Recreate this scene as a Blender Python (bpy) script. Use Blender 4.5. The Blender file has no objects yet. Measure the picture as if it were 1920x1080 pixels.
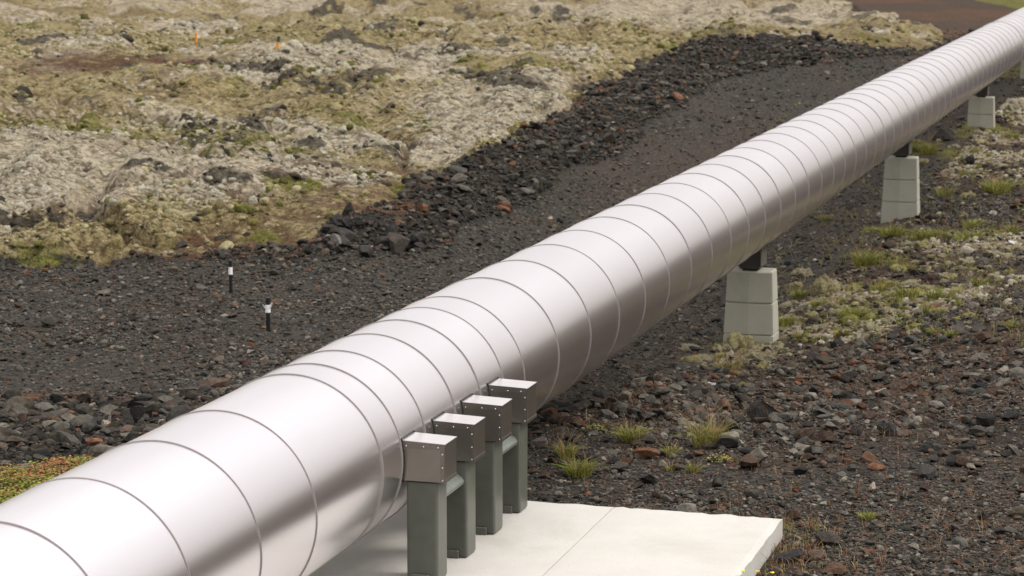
import bpy, bmesh, math, random
import numpy as np
from mathutils import Vector, Matrix
random.seed(7); RNG = np.random.default_rng(11)
sc = bpy.context.scene
R_ = math.radians

# ------------------------------------------------------------------ camera
F_PX, CX, CY, HOR = 4600.0, 960.0, 540.0, -187.0
CAM_H = 5.6
PITCH = math.atan((CY - HOR) / F_PX)
cam_d = bpy.data.cameras.new('camera'); cam = bpy.data.objects.new('camera', cam_d)
sc.collection.objects.link(cam); sc.camera = cam
cam.location = (0, 0, CAM_H); cam.rotation_euler = (math.pi/2 - PITCH, 0, 0)
cam_d.sensor_width = 36; cam_d.lens = F_PX/1920*36
cam_d.clip_start = .1; cam_d.clip_end = 9000
cam_d.dof.use_dof = True; cam_d.dof.focus_distance = 18.5; cam_d.dof.aperture_fstop = 5.0

# ------------------------------------------------------------------ world, sun, exposure
SUN_EL, SUN_AZ = 50.0, 96.0          # azimuth clockwise from +Y (view direction)
w = bpy.data.worlds.new('World'); sc.world = w; w.use_nodes = True
nt = w.node_tree; nt.nodes.clear()
sky = nt.nodes.new('ShaderNodeTexSky'); sky.sky_type = 'NISHITA'; sky.sun_disc = False
sky.sun_elevation = R_(SUN_EL); sky.sun_rotation = R_(SUN_AZ)
sky.air_density = 1.0; sky.dust_density = 7.0; sky.ozone_density = 1.0
hs = nt.nodes.new('ShaderNodeHueSaturation'); hs.inputs['Saturation'].default_value = .12
tint = nt.nodes.new('ShaderNodeMix'); tint.data_type = 'RGBA'; tint.blend_type = 'MULTIPLY'
tint.inputs[0].default_value = 1.0; tint.inputs[7].default_value = (1.0, .995, .97, 1)
bg = nt.nodes.new('ShaderNodeBackground'); bg.inputs[1].default_value = .15
wo = nt.nodes.new('ShaderNodeOutputWorld')
cloud = nt.nodes.new('ShaderNodeMix'); cloud.data_type = 'RGBA'; cloud.inputs[0].default_value = .8   # overcast deck: bright overhead, dimmer low down to the right
def wmath(op, a, b=0.0):
    x = nt.nodes.new('ShaderNodeMath'); x.operation = op
    for i, v in enumerate((a, b)):
        if hasattr(v, 'is_output'): nt.links.new(v, x.inputs[i])
        else: x.inputs[i].default_value = v
    return x.outputs[0]
def wrange(v, a, b, c, d):
    x = nt.nodes.new('ShaderNodeMapRange'); x.interpolation_type = 'SMOOTHSTEP'; nt.links.new(v, x.inputs[0])
    for i, q in enumerate((a, b, c, d)): x.inputs[i+1].default_value = q
    return x.outputs[0]
tcw = nt.nodes.new('ShaderNodeTexCoord'); sp = nt.nodes.new('ShaderNodeSeparateXYZ'); nt.links.new(tcw.outputs['Generated'], sp.inputs[0])
rightness = wrange(wmath('ADD', wmath('MULTIPLY', sp.outputs[0], .966), wmath('MULTIPLY', sp.outputs[1], .259)), .15, .68, 0, 1)
lowness = wrange(sp.outputs[2], -.02, .36, 1, 0)
level = wmath('ADD', wrange(sp.outputs[2], .30, .85, 3.7, 8.6), wmath('MULTIPLY', wmath('MULTIPLY', rightness, lowness), -1.25))
cn = nt.nodes.new('ShaderNodeTexNoise'); cn.inputs['Scale'].default_value = 2.2; cn.inputs['Detail'].default_value = 4; nt.links.new(tcw.outputs['Generated'], cn.inputs['Vector'])
level = wmath('MULTIPLY', level, wrange(cn.outputs['Fac'], .3, .7, .93, 1.07))
cr = nt.nodes.new('ShaderNodeMix'); cr.data_type = 'RGBA'; cr.blend_type = 'MULTIPLY'; cr.inputs[0].default_value = 1; 
wt = nt.nodes.new('ShaderNodeMix'); wt.data_type = 'RGBA'; nt.links.new(wmath('MULTIPLY', rightness, lowness), wt.inputs[0])
wt.inputs[6].default_value = (1.0, .978, 1.0, 1); wt.inputs[7].default_value = (1.0, .945, .88, 1); nt.links.new(wt.outputs[2], cr.inputs[6]); nt.links.new(level, cr.inputs[7])
nt.links.new(sky.outputs[0], hs.inputs['Color']); nt.links.new(hs.outputs[0], cloud.inputs[6]); nt.links.new(cr.outputs[2], cloud.inputs[7]); nt.links.new(cloud.outputs[2], tint.inputs[6])
nt.links.new(tint.outputs[2], bg.inputs[0]); nt.links.new(bg.outputs[0], wo.inputs[0])
sun_d = bpy.data.lights.new('sun', 'SUN'); sun_d.energy = 1.0; sun_d.angle = R_(22); sun_d.color = (1, .95, .88)
sun = bpy.data.objects.new('sun', sun_d); sc.collection.objects.link(sun)
az, el = R_(SUN_AZ), R_(SUN_EL)
sv = Vector((math.sin(az)*math.cos(el), math.cos(az)*math.cos(el), math.sin(el)))
sun.rotation_euler = sv.to_track_quat('Z', 'Y').to_euler(); sun.location = sv*50
sc.view_settings.view_transform = 'Standard'; sc.view_settings.look = 'None'
sc.view_settings.exposure = 0.85; sc.view_settings.gamma = 1.0; sc.view_settings.use_curve_mapping = False

# ------------------------------------------------------------------ pixel <-> world
FW = np.array([0, math.cos(PITCH), -math.sin(PITCH)]); UP = np.array([0, math.sin(PITCH), math.cos(PITCH)])
def ray(px, py):
    return FW + np.array([1., 0, 0])*((px-CX)/F_PX) + UP*(-(py-CY)/F_PX)
def at_z(px, py, z):
    r = ray(px, py); t = (z-CAM_H)/r[2]; return np.array([r[0]*t, r[1]*t, z])
def project(x, y, z):
    zz = z-CAM_H
    depth = y*FW[1] + zz*FW[2]
    up = y*UP[1] + zz*UP[2]
    ok = depth > .5
    dd = np.where(ok, depth, 1)
    px = np.where(ok, CX + F_PX*x/dd, np.sign(x)*9999)
    py = np.where(ok, CY - F_PX*up/dd, 9999)
    return px, py
# pipe frame: s along the pipe, u to its right, z up
DV = np.array([0.28259593, 0.95923904, 0]); UV = np.array([0.95923904, -0.28259593, 0])
U0, AXZ, PR = -5.7607, CAM_H-3.6444, .6227
PADZ = AXZ-.82
def P3(s, u, z): return DV*s + UV*(U0+u) + np.array([0, 0, z])
PIPE_ROT = math.atan2(DV[1], DV[0])           # local x axis along the pipe

# ------------------------------------------------------------------ numpy noise
def _hash(ix, iy, seed):
    h = (ix.astype(np.int64)*374761393 + iy.astype(np.int64)*668265263 + seed*982451653) & 0xffffffff
    h = ((h ^ (h >> 13))*1274126177) & 0xffffffff
    h = ((h ^ (h >> 16))*2246822519) & 0xffffffff
    return ((h ^ (h >> 15)) & 0xffffff)/float(0xffffff)
def vnoise(x, y, seed=0):
    ix, iy = np.floor(x), np.floor(y); fx, fy = x-ix, y-iy
    fx = fx*fx*fx*(fx*(fx*6-15)+10); fy = fy*fy*fy*(fy*(fy*6-15)+10)
    a = _hash(ix, iy, seed); b = _hash(ix+1, iy, seed); c = _hash(ix, iy+1, seed); d = _hash(ix+1, iy+1, seed)
    return ((a*(1-fx)+b*fx)*(1-fy) + (c*(1-fx)+d*fx)*fy)*2-1
def fbm(x, y, seed=0, octv=4, gain=.5):
    s = 0; a = 1; t = 0
    for i in range(octv):
        ca, sa = math.cos(.6*i), math.sin(.6*i)
        s = s + a*vnoise((x*ca-y*sa)*2**i+i*17.3, (x*sa+y*ca)*2**i-i*9.1, seed+i*7); t += a; a *= gain
    return s/t
def cells(x, y, seed=0):
    """distance to the nearest jittered point, its random value"""
    ix, iy = np.floor(x), np.floor(y)
    best = np.full(np.shape(x), 9.); val = np.zeros(np.shape(x))
    for dx in (-1, 0, 1):
        for dy in (-1, 0, 1):
            cx, cy = ix+dx, iy+dy
            jx = cx+_hash(cx, cy, seed); jy = cy+_hash(cx, cy, seed+5)
            d = (x-jx)**2+(y-jy)**2
            m = d < best; best = np.where(m, d, best); val = np.where(m, _hash(cx, cy, seed+9), val)
    return np.sqrt(best), val
def sstep(a, b, x):
    t = np.clip((x-a)/(b-a), 0, 1); return t*t*(3-2*t)

# ------------------------------------------------------------------ terrain: smooth base from surveyed heights
CTRL = []
def c_px(px, py, z): p = at_z(px, py, z); CTRL.append((p[0], p[1], z))
def c_su(s, u, z): p = P3(s, u, z); CTRL.append((p[0], p[1], z))
for s in (4, 9, 13, 16, 19, 21.5):
    for u in (-3.2, 0, 2.6): c_su(s, u, PADZ-.16)
c_su(23.5, 0, .78); c_su(26.5, 0, .32); c_su(30.15, 0, .10); c_su(37, 0, -.06); c_su(44.45, 0, -.13)
c_su(51.5, 0, .12); c_su(58.75, 0, .42); c_su(66, 0, .45); c_su(73, 0, .5); c_su(90, 0, .2)
for a in [(0,500,0),(0,600,0),(300,620,0),(430,548,0),(500,480,0),(600,600,0),(850,450,0),(700,520,0),(0,690,.04),(250,690,.04),
          (0,745,.12),(0,800,.55),(0,855,.92),(0,930,.98),(200,830,.7),(250,750,.15),(420,700,.08),(-900,930,1.0),(-900,800,.55),(-900,700,.05),
          (1000,350,.08),(1100,300,.15),(1200,245,.28),(1350,140,.55),(1550,115,.75),(1700,120,.7),
          (760,478,0),(900,405,.03),(1050,315,.15),(1200,215,.38),
          (620,425,.45),(820,330,.8),(1000,235,1.0),(1150,150,1.15),(1340,68,1.4),(1500,75,1.15),(1650,95,.85),
          (0,480,.06),(300,470,.06),(0,400,.42),(0,290,1.0),(200,275,1.0),(420,300,.9),(200,240,.5),(0,200,.75),(0,130,1.15),(0,60,.95),(0,5,.6),
          (300,330,.8),(300,140,1.0),(300,62,1.5),(300,40,.3),(300,0,.1),(450,420,.3),
          (600,340,.5),(600,250,.65),(600,180,.8),(600,110,1.2),(600,82,1.35),(600,58,.2),(600,0,0),
          (820,300,.6),(900,200,.8),(900,100,1.15),(900,75,1.2),(900,50,.2),(900,0,0),
          (1200,64,1.3),(1200,40,.1),(1200,0,0),(1400,40,0),(1400,0,.1),(1700,55,.2),(1700,10,.3),(1900,0,.3),(2300,10,.3),
          (1920,140,.45),(1920,250,.12),(1750,300,0),(1600,480,0),(1450,645,.1),(1200,660,.12),(1920,440,.4),(1920,600,.75),(1700,700,.5),
          (1500,770,.5),(1100,800,.72),(1300,880,.97),(1920,860,1.0),(1920,1080,1.0),(1600,1000,.98),(2600,900,1.1),(2600,600,1.1),(2600,300,.6),
          (-900,480,.1),(-900,300,1.1),(-900,150,1.2),(-900,20,.5)]: c_px(*a)
CT = np.array(CTRL)
def warp(x, y):
    r = np.hypot(x, y)+.3; a = np.arctan2(x, y)
    return a*7.0, np.log(r)*3.4
_wx, _wy = warp(CT[:,0], CT[:,1]); ZM = .6
def kern(d): return (1+d*1.7)*np.exp(-d*1.7)
_K = kern(np.hypot(_wx[:,None]-_wx[None], _wy[:,None]-_wy[None])) + np.eye(len(CT))*.01
_W = np.linalg.solve(_K, CT[:,2]-ZM)
def base_h(x, y):
    x = np.asarray(x, float); y = np.asarray(y, float)
    sh = x.shape; xf, yf = x.ravel(), y.ravel(); out = np.empty(len(xf))
    for i in range(0, len(xf), 40000):
        a, b = warp(xf[i:i+40000], yf[i:i+40000])
        out[i:i+40000] = kern(np.hypot(a[:,None]-_wx[None], b[:,None]-_wy[None])) @ _W
    r = np.hypot(xf, yf)
    z = ZM + out
    far = sstep(170, 700, r)
    ang = np.arctan2(xf, yf)
    ridge = 8 + 6*vnoise(ang*3.1, r*0+3.3, 4) + (14*vnoise(ang*9.0, r*.002, 5) + 48)*np.exp(-((ang-1.25)/.55)**2)
    z = z + far*ridge*(.4+.6*sstep(500, 1500, r)) + far*3*vnoise(xf*.02, yf*.02, 8)
    return z.reshape(sh)

LM = np.array([(-3000,505),(-800,500),(0,492),(200,490),(330,483),(420,470),(560,452),(620,425),(700,385),(820,328),(900,285),(1000,235),(1080,190),
               (1150,150),(1250,105),(1340,66),(1500,72),(1600,88),(1720,98),(1790,75),(1900,40),(2000,0),(4000,-60)], float)
LB = np.array([(-3000,505),(0,492),(380,486),(560,486),(770,476),(850,432),(950,400),(1050,335),(1150,292),(1250,215),(1340,155),(1450,125),(1600,112),(1790,90),(4000,-60)], float)
LBR = np.array([(-3000,-999),(1480,-999),(1500,-40),(1600,14),(1700,46),(1760,66),(1800,95),(2000,95),(4000,60)], float)
LGR = np.array([(-3000,-999),(1690,-999),(1700,-25),(1800,-2),(1920,16),(4000,30)], float)
PALE = [(130,320,340,60,1.1),(400,330,220,45,1),(200,390,280,30,1),(1000,40,420,26,.7),(450,205,220,14,.35),(1480,40,200,28,1),(1050,190,100,14,.35),(200,90,200,10,.4),(750,30,300,20,.4)]
def ell(px, py, lst, soft=.45):
    o = np.zeros(np.shape(px))
    for (a, b, ra, rb, k) in lst:
        d = np.hypot((px-a)/ra, (py-b)/rb); o = np.maximum(o, k*(1-sstep(1-soft, 1+soft, d)))
    return o
BROWN = [(250,118,200,12,1),(800,345,60,14,.8),(700,390,110,16,.9),(520,455,120,14,.8),(100,470,140,10,.6),(640,325,120,12,.8),(900,150,80,8,.6),(330,180,120,8,.5),(190,120,150,11,1),(60,130,90,9,.8),(430,462,130,16,1),(330,475,90,10,.8),(690,375,90,18,.9),(740,345,70,12,.7),(560,425,80,14,.7),(600,395,70,12,.6),
         (470,405,40,10,.9),(1130,168,48,10,.9),(1100,190,38,8,.9),(1060,205,28,8,.6),(100,748,150,13,1),(300,755,90,10,.6),(600,300,120,10,.5),(760,330,60,10,.6),(520,345,70,9,.6),
         (1540,700,90,22,.6),(1880,560,90,40,.5),(1800,680,120,30,.35),(1240,560,60,20,.4),(1450,850,200,25,.3),(60,435,90,9,.7),(480,88,200,8,.35),
         (1280,70,40,8,.6),(640,120,90,6,.5)]
GREEN = [(80,242,150,14,.9),(300,250,180,14,.7),(420,262,150,16,.6),(560,365,60,16,1),(520,352,40,8,1),(640,290,200,14,.6),(760,310,120,12,.6),(60,488,90,12,.8),(280,470,60,9,.6),
         (320,130,80,7,.8),(150,180,90,8,.5),(700,230,130,16,.55),(640,200,100,10,.5),(500,160,120,8,.35),(370,170,80,8,.4),(960,270,60,14,.6),(880,130,60,6,.5),(1000,130,60,6,.5),
         (1620,580,90,18,.9),(1700,545,70,16,.7),(1760,440,150,13,1),(1880,350,60,18,1),(1500,600,60,12,.6),(1640,485,60,18,.7),(1400,650,70,12,.8),(1850,240,70,12,.7),
         (1750,285,60,12,.8),(1880,130,60,14,.7),(1340,690,70,14,.4),(60,905,170,45,1),(200,865,150,20,1),(10,790,25,25,.8),(250,470,120,9,.5),(850,420,1,1,0),
         (380,75,80,8,.6),(560,58,110,8,.4),(690,165,90,8,.4),(160,215,100,8,.4),(500,455,30,8,.9),(600,408,60,7,.6)]
CRAG_SHADE = [(610,22,34,9,1),(700,15,20,6,.8),(430,128,60,6,.9),(510,132,40,6,.9),(372,240,40,10,.8),(480,240,26,9,1),(370,258,30,6,.8),(455,262,60,7,.6),(952,165,62,13,.9),(1000,158,30,9,.8),(830,100,70,7,1),(780,98,40,5,.9),  # dark lava marks, including the shade painted under moss ledges
        (290,330,80,8,.9),(350,340,40,8,.7),(430,372,52,12,.9),(60,432,80,9,1),(640,82,40,9,.9),(700,88,50,7,.9),(720,60,40,8,.9),(520,345,60,7,.8),(590,330,40,6,.5),
        (1470,40,30,10,.7),(1450,25,28,7,.7),(60,85,40,6,.9),(110,80,30,5,.8),(240,128,30,5,.7),(1050,50,40,5,.8),(1100,30,26,4,.7),(980,35,24,5,.7),(870,25,30,6,.7),(1000,8,50,5,.7),
        (630,168,26,7,.9),(690,208,26,6,.8),(720,200,20,4,.8),(300,285,30,7,.7),(580,268,36,6,.9),(700,270,60,6,.8),(120,20,18,6,.9),(800,60,60,5,.5),(900,90,60,5,.6),(1030,70,50,5,.5),(560,115,40,5,.7),(260,85,50,5,.4),(560,240,60,6,.5),(1620,65,70,14,.6),(1690,60,60,10,.5)]
CRP = [(1570,580,170,60,.8),(1820,480,170,60,.75),(1880,250,140,110,.95),(1750,260,110,60,.8),(1720,540,160,50,.7),(1420,660,120,30,.6),(1330,690,90,30,.35),(1900,180,120,60,.8),(1480,560,60,70,.5)]
def ledges(qx, qy, r):
    """small undercut steps of the lava: a dark face with a moss top that fades back into the field"""
    o = np.zeros(np.shape(qx))
    for (a, b, ra, rb, k) in CRAG_SHADE:
        if b > 445: continue
        m = np.abs(qx-a) < ra*1.5
        if not m.any(): continue
        k = k*(.45 if b < 95 else 1)
        X = (qx[m]-a)/ra; t = (qy[m]-b)/rb
        lat = 1-sstep(.5, 1.4, np.abs(X+.25*np.sin(t)))
        prof = sstep(.7, -.1, t)*np.exp(-np.maximum(0, -t-.1)/3.2)
        o[m] = np.maximum(o[m], k*lat*prof*1.7*rb*np.minimum(r[m], 110)/F_PX)
    return o
def pipe_u(x, y): return x*UV[0]+y*UV[1]-U0
def zones(x, y, z=None):
    """material zones of a ground point: moss, brown earth, green growth, dark lava with ledge shade in its colour, rubble, fine gravel"""
    if z is None: z = base_h(x, y)
    px, py = project(x, y, z)
    r = np.hypot(x, y)
    k = np.clip(30/np.maximum(r, 5), .15, 2.)
    n1 = fbm(x*.9, y*.5, 31, 3); n2 = fbm(x*.35+9, y*.3, 47, 4)
    qx = px + n1*46*k + 30*k*n2; qy = py + fbm(x*.8+40, y*.5+7, 52, 4)*20*k
    right = pipe_u(x, y) > 0
    lm = np.interp(qx, LM[:,0], LM[:,1]); lb = np.interp(qx, LB[:,0], LB[:,1])
    soft = 5*k+1
    moss = np.where(right, 0, sstep(soft, -soft, qy-lm))
    moss = np.where((r > 190) | (y < 1), 1.0, moss)
    rub = np.where(right, 0, sstep(soft, -soft, qy-lb)*(1-moss))
    # left bank under the pipe and the whole right side
    bank = np.where(right, 0, sstep(742, 758, qy)*(1-sstep(842, 872, qy)))
    rub = np.maximum(rub, bank)
    rr = sstep(-5, 30, 870-qy)
    rub = np.where(right & (py < 5000), np.clip(rr*(.75+.35*n2)*(.6+.4*sstep(600, 700, py)), 0, 1), rub)
    patch = np.where(right, ell(qx, qy, CRP)*sstep(-.35, .25, n1+.25*n2), 0)
    moss = np.maximum(moss, patch)
    brown = ell(qx, qy, BROWN)
    lbr = np.interp(qx, LBR[:,0], LBR[:,1]); far_b = np.where(right & (r<60), 0, sstep(2, -2, qy-lbr)); brown = np.maximum(brown, far_b*(.30+.55*sstep(-.4, .4, fbm(x*.25, y*.12, 190, 5))))
    lgr = np.interp(qx, LGR[:,0], LGR[:,1]); far_g = sstep(2, -2, qy-lgr)
    brown = np.where((r > 190), 0, brown)*(1-far_g)
    moss = moss*(1-far_b)
    green = np.maximum(ell(qx, qy, GREEN)*sstep(-.5, .15, n1+.2), far_g*(r < 260))
    green = np.maximum(green, moss*np.where(right, .45, .38)*sstep(.22, .6, fbm(x*.22+4, y*.14, 71, 3)+.25*n1))
    veg = moss*np.where(right, .3, 1)*sstep(.0, .38, fbm(x*.17+3, y*.12+8, 121, 4)+.12*n1)*.75
    belt = moss*np.where(right, 0, 1)*sstep(40*k+10, 4, lm-qy)*sstep(-.5, .3, n1+n2+.1)
    green = np.maximum(green, np.maximum(veg*.5, belt*.7)); brown = np.maximum(brown, np.maximum(veg*sstep(-.1, .4, fbm(x*.3+31, y*.2, 131, 3))*.9, .9*belt*sstep(-.2, .25, fbm(x*.5, y*.4+30, 133, 3))))
    brown = np.maximum(brown, .13*(1-moss)*(1-rub)*np.where(right, 0, 1)*sstep(820, 1000, px)*sstep(-.35, .3, fbm(x*.3, y*.12, 180, 4)))
    brown = np.where(right & (r < 60), np.maximum(brown, .45*sstep(-.3, .3, fbm(x*.4+3, y*.3, 140, 4))), brown)
    pale = .36 + 1.35*fbm(x*.17+50, y*.10+6, 151, 5, .55) + .55*ell(px, py, PALE, .7) - .9*belt - .55*veg - .8*ell(qx, qy, GREEN, .8)
    pale = np.where(right, .62+.8*n1, pale)
    rg = 1-np.abs(fbm(x*.24+9, y*.20+2, 161, 4, .5))*6.5
    fiss = moss*np.where(right, 0, 1)*sstep(.35, .85, rg)*sstep(-.25, .1, fbm(x*.11+70, y*.1, 171, 3))*(r < 190)
    brown = np.maximum(brown, .75*fiss)  # brown soil in the sunken cracks, their shade put into the tone
    crag_shade = ell(px+14*n1*k, py+3*n1*k, [(a, b+.1*rb, ra, rb*.75, kk) for (a, b, ra, rb, kk) in CRAG_SHADE])*sstep(-.7, .1, fbm(x*1.3, y*.8, 77, 3)+.2)  # bare lava colour that also paints the shade under the ledges
    crag_shade = np.maximum(crag_shade, .8*moss*np.where(right, 0, 1)*sstep(.30, .55, fbm(x*.5+77, y*.28, 81, 3)))*(r < 190)
    return dict(moss=moss, brown=np.clip(brown, 0, 1), green=np.clip(green, 0, 1), crag_shade=np.clip(np.maximum(crag_shade, fiss*sstep(-.4,.2,n2+n1)), 0, 1), pale=np.clip(pale, 0, 1), fiss=fiss, ledge=np.where(right, 0, ledges(px+14*n1*k, py+3*n1*k, r))*(moss > .1), rub=np.clip(rub, 0, 1), px=px, py=py, right=right, r=r)
def ground(x, y):
    z0 = base_h(x, y); Z = zones(x, y, z0); r = Z['r']
    m = Z['moss']*(1-.75*Z['brown']); lm = m*np.where(Z['right'], .35, 1)
    sc_ = 1+np.clip((r-40)/90, 0, 1)
    big = fbm(x*.16, y*.11+5, 3, 3)*.30
    mid = -np.abs(fbm(x*.55/sc_, y*.36/sc_, 13, 4))*.42+.1
    d1, v1 = cells(x*1.15/sc_+.25*fbm(x*2, y*2, 5, 2), y*.75/sc_, 21)
    lump = (.55-np.minimum(d1, .9)**1.4)*.2*sc_
    d2, v2 = cells(x*4.2, y*2.6, 24)
    small = (.5-d2)*.10*(.3+v2); d5, v5 = cells(x*9, y*6, 29); small = small+(.5-d5)*.035
    dz = lm*(big*1.2+mid*sc_*1.25+lump*1.5*(.35+.65*v1)+small)
    dz = dz + Z['ledge'] + Z['crag_shade']*(.05*np.abs(fbm(x*1.6, y*1.2, 91, 4))*3-.04)*sc_*np.where(Z['right'], 0, 1)
    dz = dz - Z['fiss']*.28*sc_
    d3, v3 = cells(x*3.4, y*3.0, 33)
    dz = dz + Z['rub']*((.5-d3)*.11*v3 + .10*fbm(x*.8, y*.8, 34, 3))
    d4, v4 = cells(x*11, y*9, 35)
    dz = dz + (1-m)*((.5-d4)*.022*v4 + .03*fbm(x*.5, y*.5, 36, 3))
    dz = dz * (1-.0*r)
    # keep the ground low under and round the slab, and level round the camera
    s = x*DV[0]+y*DV[1]; u = pipe_u(x, y)
    flat = sstep(1.2, .2, np.maximum(np.abs(u-.0)-2.6, np.maximum(s-20.5, 6-s)))
    return z0 + dz*(1-flat*.8), Z

# ------------------------------------------------------------------ mesh helpers
def link(o, parent=None):
    sc.collection.objects.link(o)
    if parent: o.parent = parent
    return o
def np_mesh(name, V, Fc, mat, attrs=None, cols=None, smooth=False):
    me = bpy.data.meshes.new(name); k = Fc.shape[1]
    me.vertices.add(len(V)); me.vertices.foreach_set('co', V.astype(np.float32).ravel())
    me.loops.add(Fc.size); me.loops.foreach_set('vertex_index', Fc.astype(np.int32).ravel())
    me.polygons.add(len(Fc)); me.polygons.foreach_set('loop_start', np.arange(0, Fc.size, k, dtype=np.int32))
    me.polygons.foreach_set('use_smooth', np.full(len(Fc), smooth, dtype=bool))
    me.update(calc_edges=True)
    for n, a in (attrs or {}).items():
        t = me.attributes.new(n, 'FLOAT', 'POINT'); t.data.foreach_set('value', a.astype(np.float32).ravel())
    for n, a in (cols or {}).items():
        t = me.attributes.new(n, 'FLOAT_COLOR', 'POINT'); c = np.ones((len(V), 4), np.float32); c[:,:3] = a
        t.data.foreach_set('color', c.ravel())
    if mat: me.materials.append(mat)
    return me
def obj(name, me, parent=None, loc=None, rz=None):
    o = bpy.data.objects.new(name, me); link(o, parent)
    if loc is not None: o.location = Vector([float(q) for q in loc])
    if rz is not None: o.rotation_euler = (0, 0, rz)
    return o
def tag(o, label=None, cat=None, group=None, kind=None):
    if label: o['label'] = label
    if cat: o['category'] = cat
    if group: o['group'] = group
    if kind: o['kind'] = kind
    return o
def empty(name, loc, rz=0):
    o = bpy.data.objects.new(name, None); link(o); o.location = Vector([float(q) for q in loc]); o.rotation_euler = (0, 0, rz)
    o.empty_display_size = .2
    return o
def bm_obj(name, bm, mat, parent=None, smooth=False):
    me = bpy.data.meshes.new(name); bm.normal_update(); bm.to_mesh(me); bm.free(); me.materials.append(mat)
    if smooth: me.polygons.foreach_set('use_smooth', [True]*len(me.polygons))
    return obj(name, me, parent)
def add_box(bm, x0, x1, y0, y1, z0, z1, bevel=0, seg=2):
    m = Matrix.Translation(((x0+x1)/2, (y0+y1)/2, (z0+z1)/2)) @ Matrix.Diagonal((x1-x0, y1-y0, z1-z0, 1))
    r = bmesh.ops.create_cube(bm, size=1, matrix=m)
    if bevel:
        es = list({e for v in r['verts'] for e in v.link_edges})
        bmesh.ops.bevel(bm, geom=es, offset=bevel, segments=seg, affect='EDGES', profile=.6)
    return r

# ------------------------------------------------------------------ materials
def mat(name):
    m = bpy.data.materials.new(name); m.use_nodes = True; n = m.node_tree; n.nodes.clear()
    o = n.nodes.new('ShaderNodeOutputMaterial'); b = n.nodes.new('ShaderNodeBsdfPrincipled'); n.links.new(b.outputs[0], o.inputs[0])
    return m, n, b
def N(n, t, **k):
    x = n.nodes.new(t)
    for a, v in k.items():
        if hasattr(x, a): setattr(x, a, v)
        else: x.inputs[a.replace('_', ' ')].default_value = v
    return x
def noise(n, vec, scale, detail=4, rough=.55, dist=0):
    x = n.nodes.new('ShaderNodeTexNoise'); x.inputs['Scale'].default_value = scale; x.inputs['Detail'].default_value = detail
    x.inputs['Roughness'].default_value = rough; x.inputs['Distortion'].default_value = dist
    if vec: n.links.new(vec, x.inputs['Vector'])
    return x.outputs['Fac']
def ramp(n, fac, stops, interp='LINEAR'):
    x = n.nodes.new('ShaderNodeValToRGB'); e = x.color_ramp.elements; x.color_ramp.interpolation = interp
    while len(e) < len(stops): e.new(.5)
    for i, (p, c) in enumerate(stops):
        e[i].position = p; e[i].color = (*c, 1) if len(c) == 3 else c
    n.links.new(fac, x.inputs[0]); return x.outputs[0]
def g3(v): return (v, v, v)
def mix(n, fac, a, b, mode='MIX'):
    x = n.nodes.new('ShaderNodeMix'); x.data_type = 'RGBA'; x.blend_type = mode
    for s, v in ((0, fac), (6, a), (7, b)):
        if hasattr(v, 'is_output'): n.links.new(v, x.inputs[s])
        else: x.inputs[s].default_value = v if s == 0 else (*v, 1)
    return x.outputs[2]
def math_(n, op, a, b=0.0, c=None):
    x = n.nodes.new('ShaderNodeMath'); x.operation = op
    for i, v in enumerate((a, b, c)):
        if v is None: continue
        if hasattr(v, 'is_output'): n.links.new(v, x.inputs[i])
        else: x.inputs[i].default_value = v
    return x.outputs[0]
def bump(n, b, h, strength=.5, dist=.02):
    x = n.nodes.new('ShaderNodeBump'); x.inputs['Strength'].default_value = strength; x.inputs['Distance'].default_value = dist
    n.links.new(h, x.inputs['Height']); n.links.new(x.outputs[0], b.inputs['Normal']); return x
def coord(n, which='Object'):
    return n.nodes.new('ShaderNodeTexCoord').outputs[which]
def attr(n, name, out='Fac'):
    x = n.nodes.new('ShaderNodeAttribute'); x.attribute_name = name; return x.outputs[out]

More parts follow.
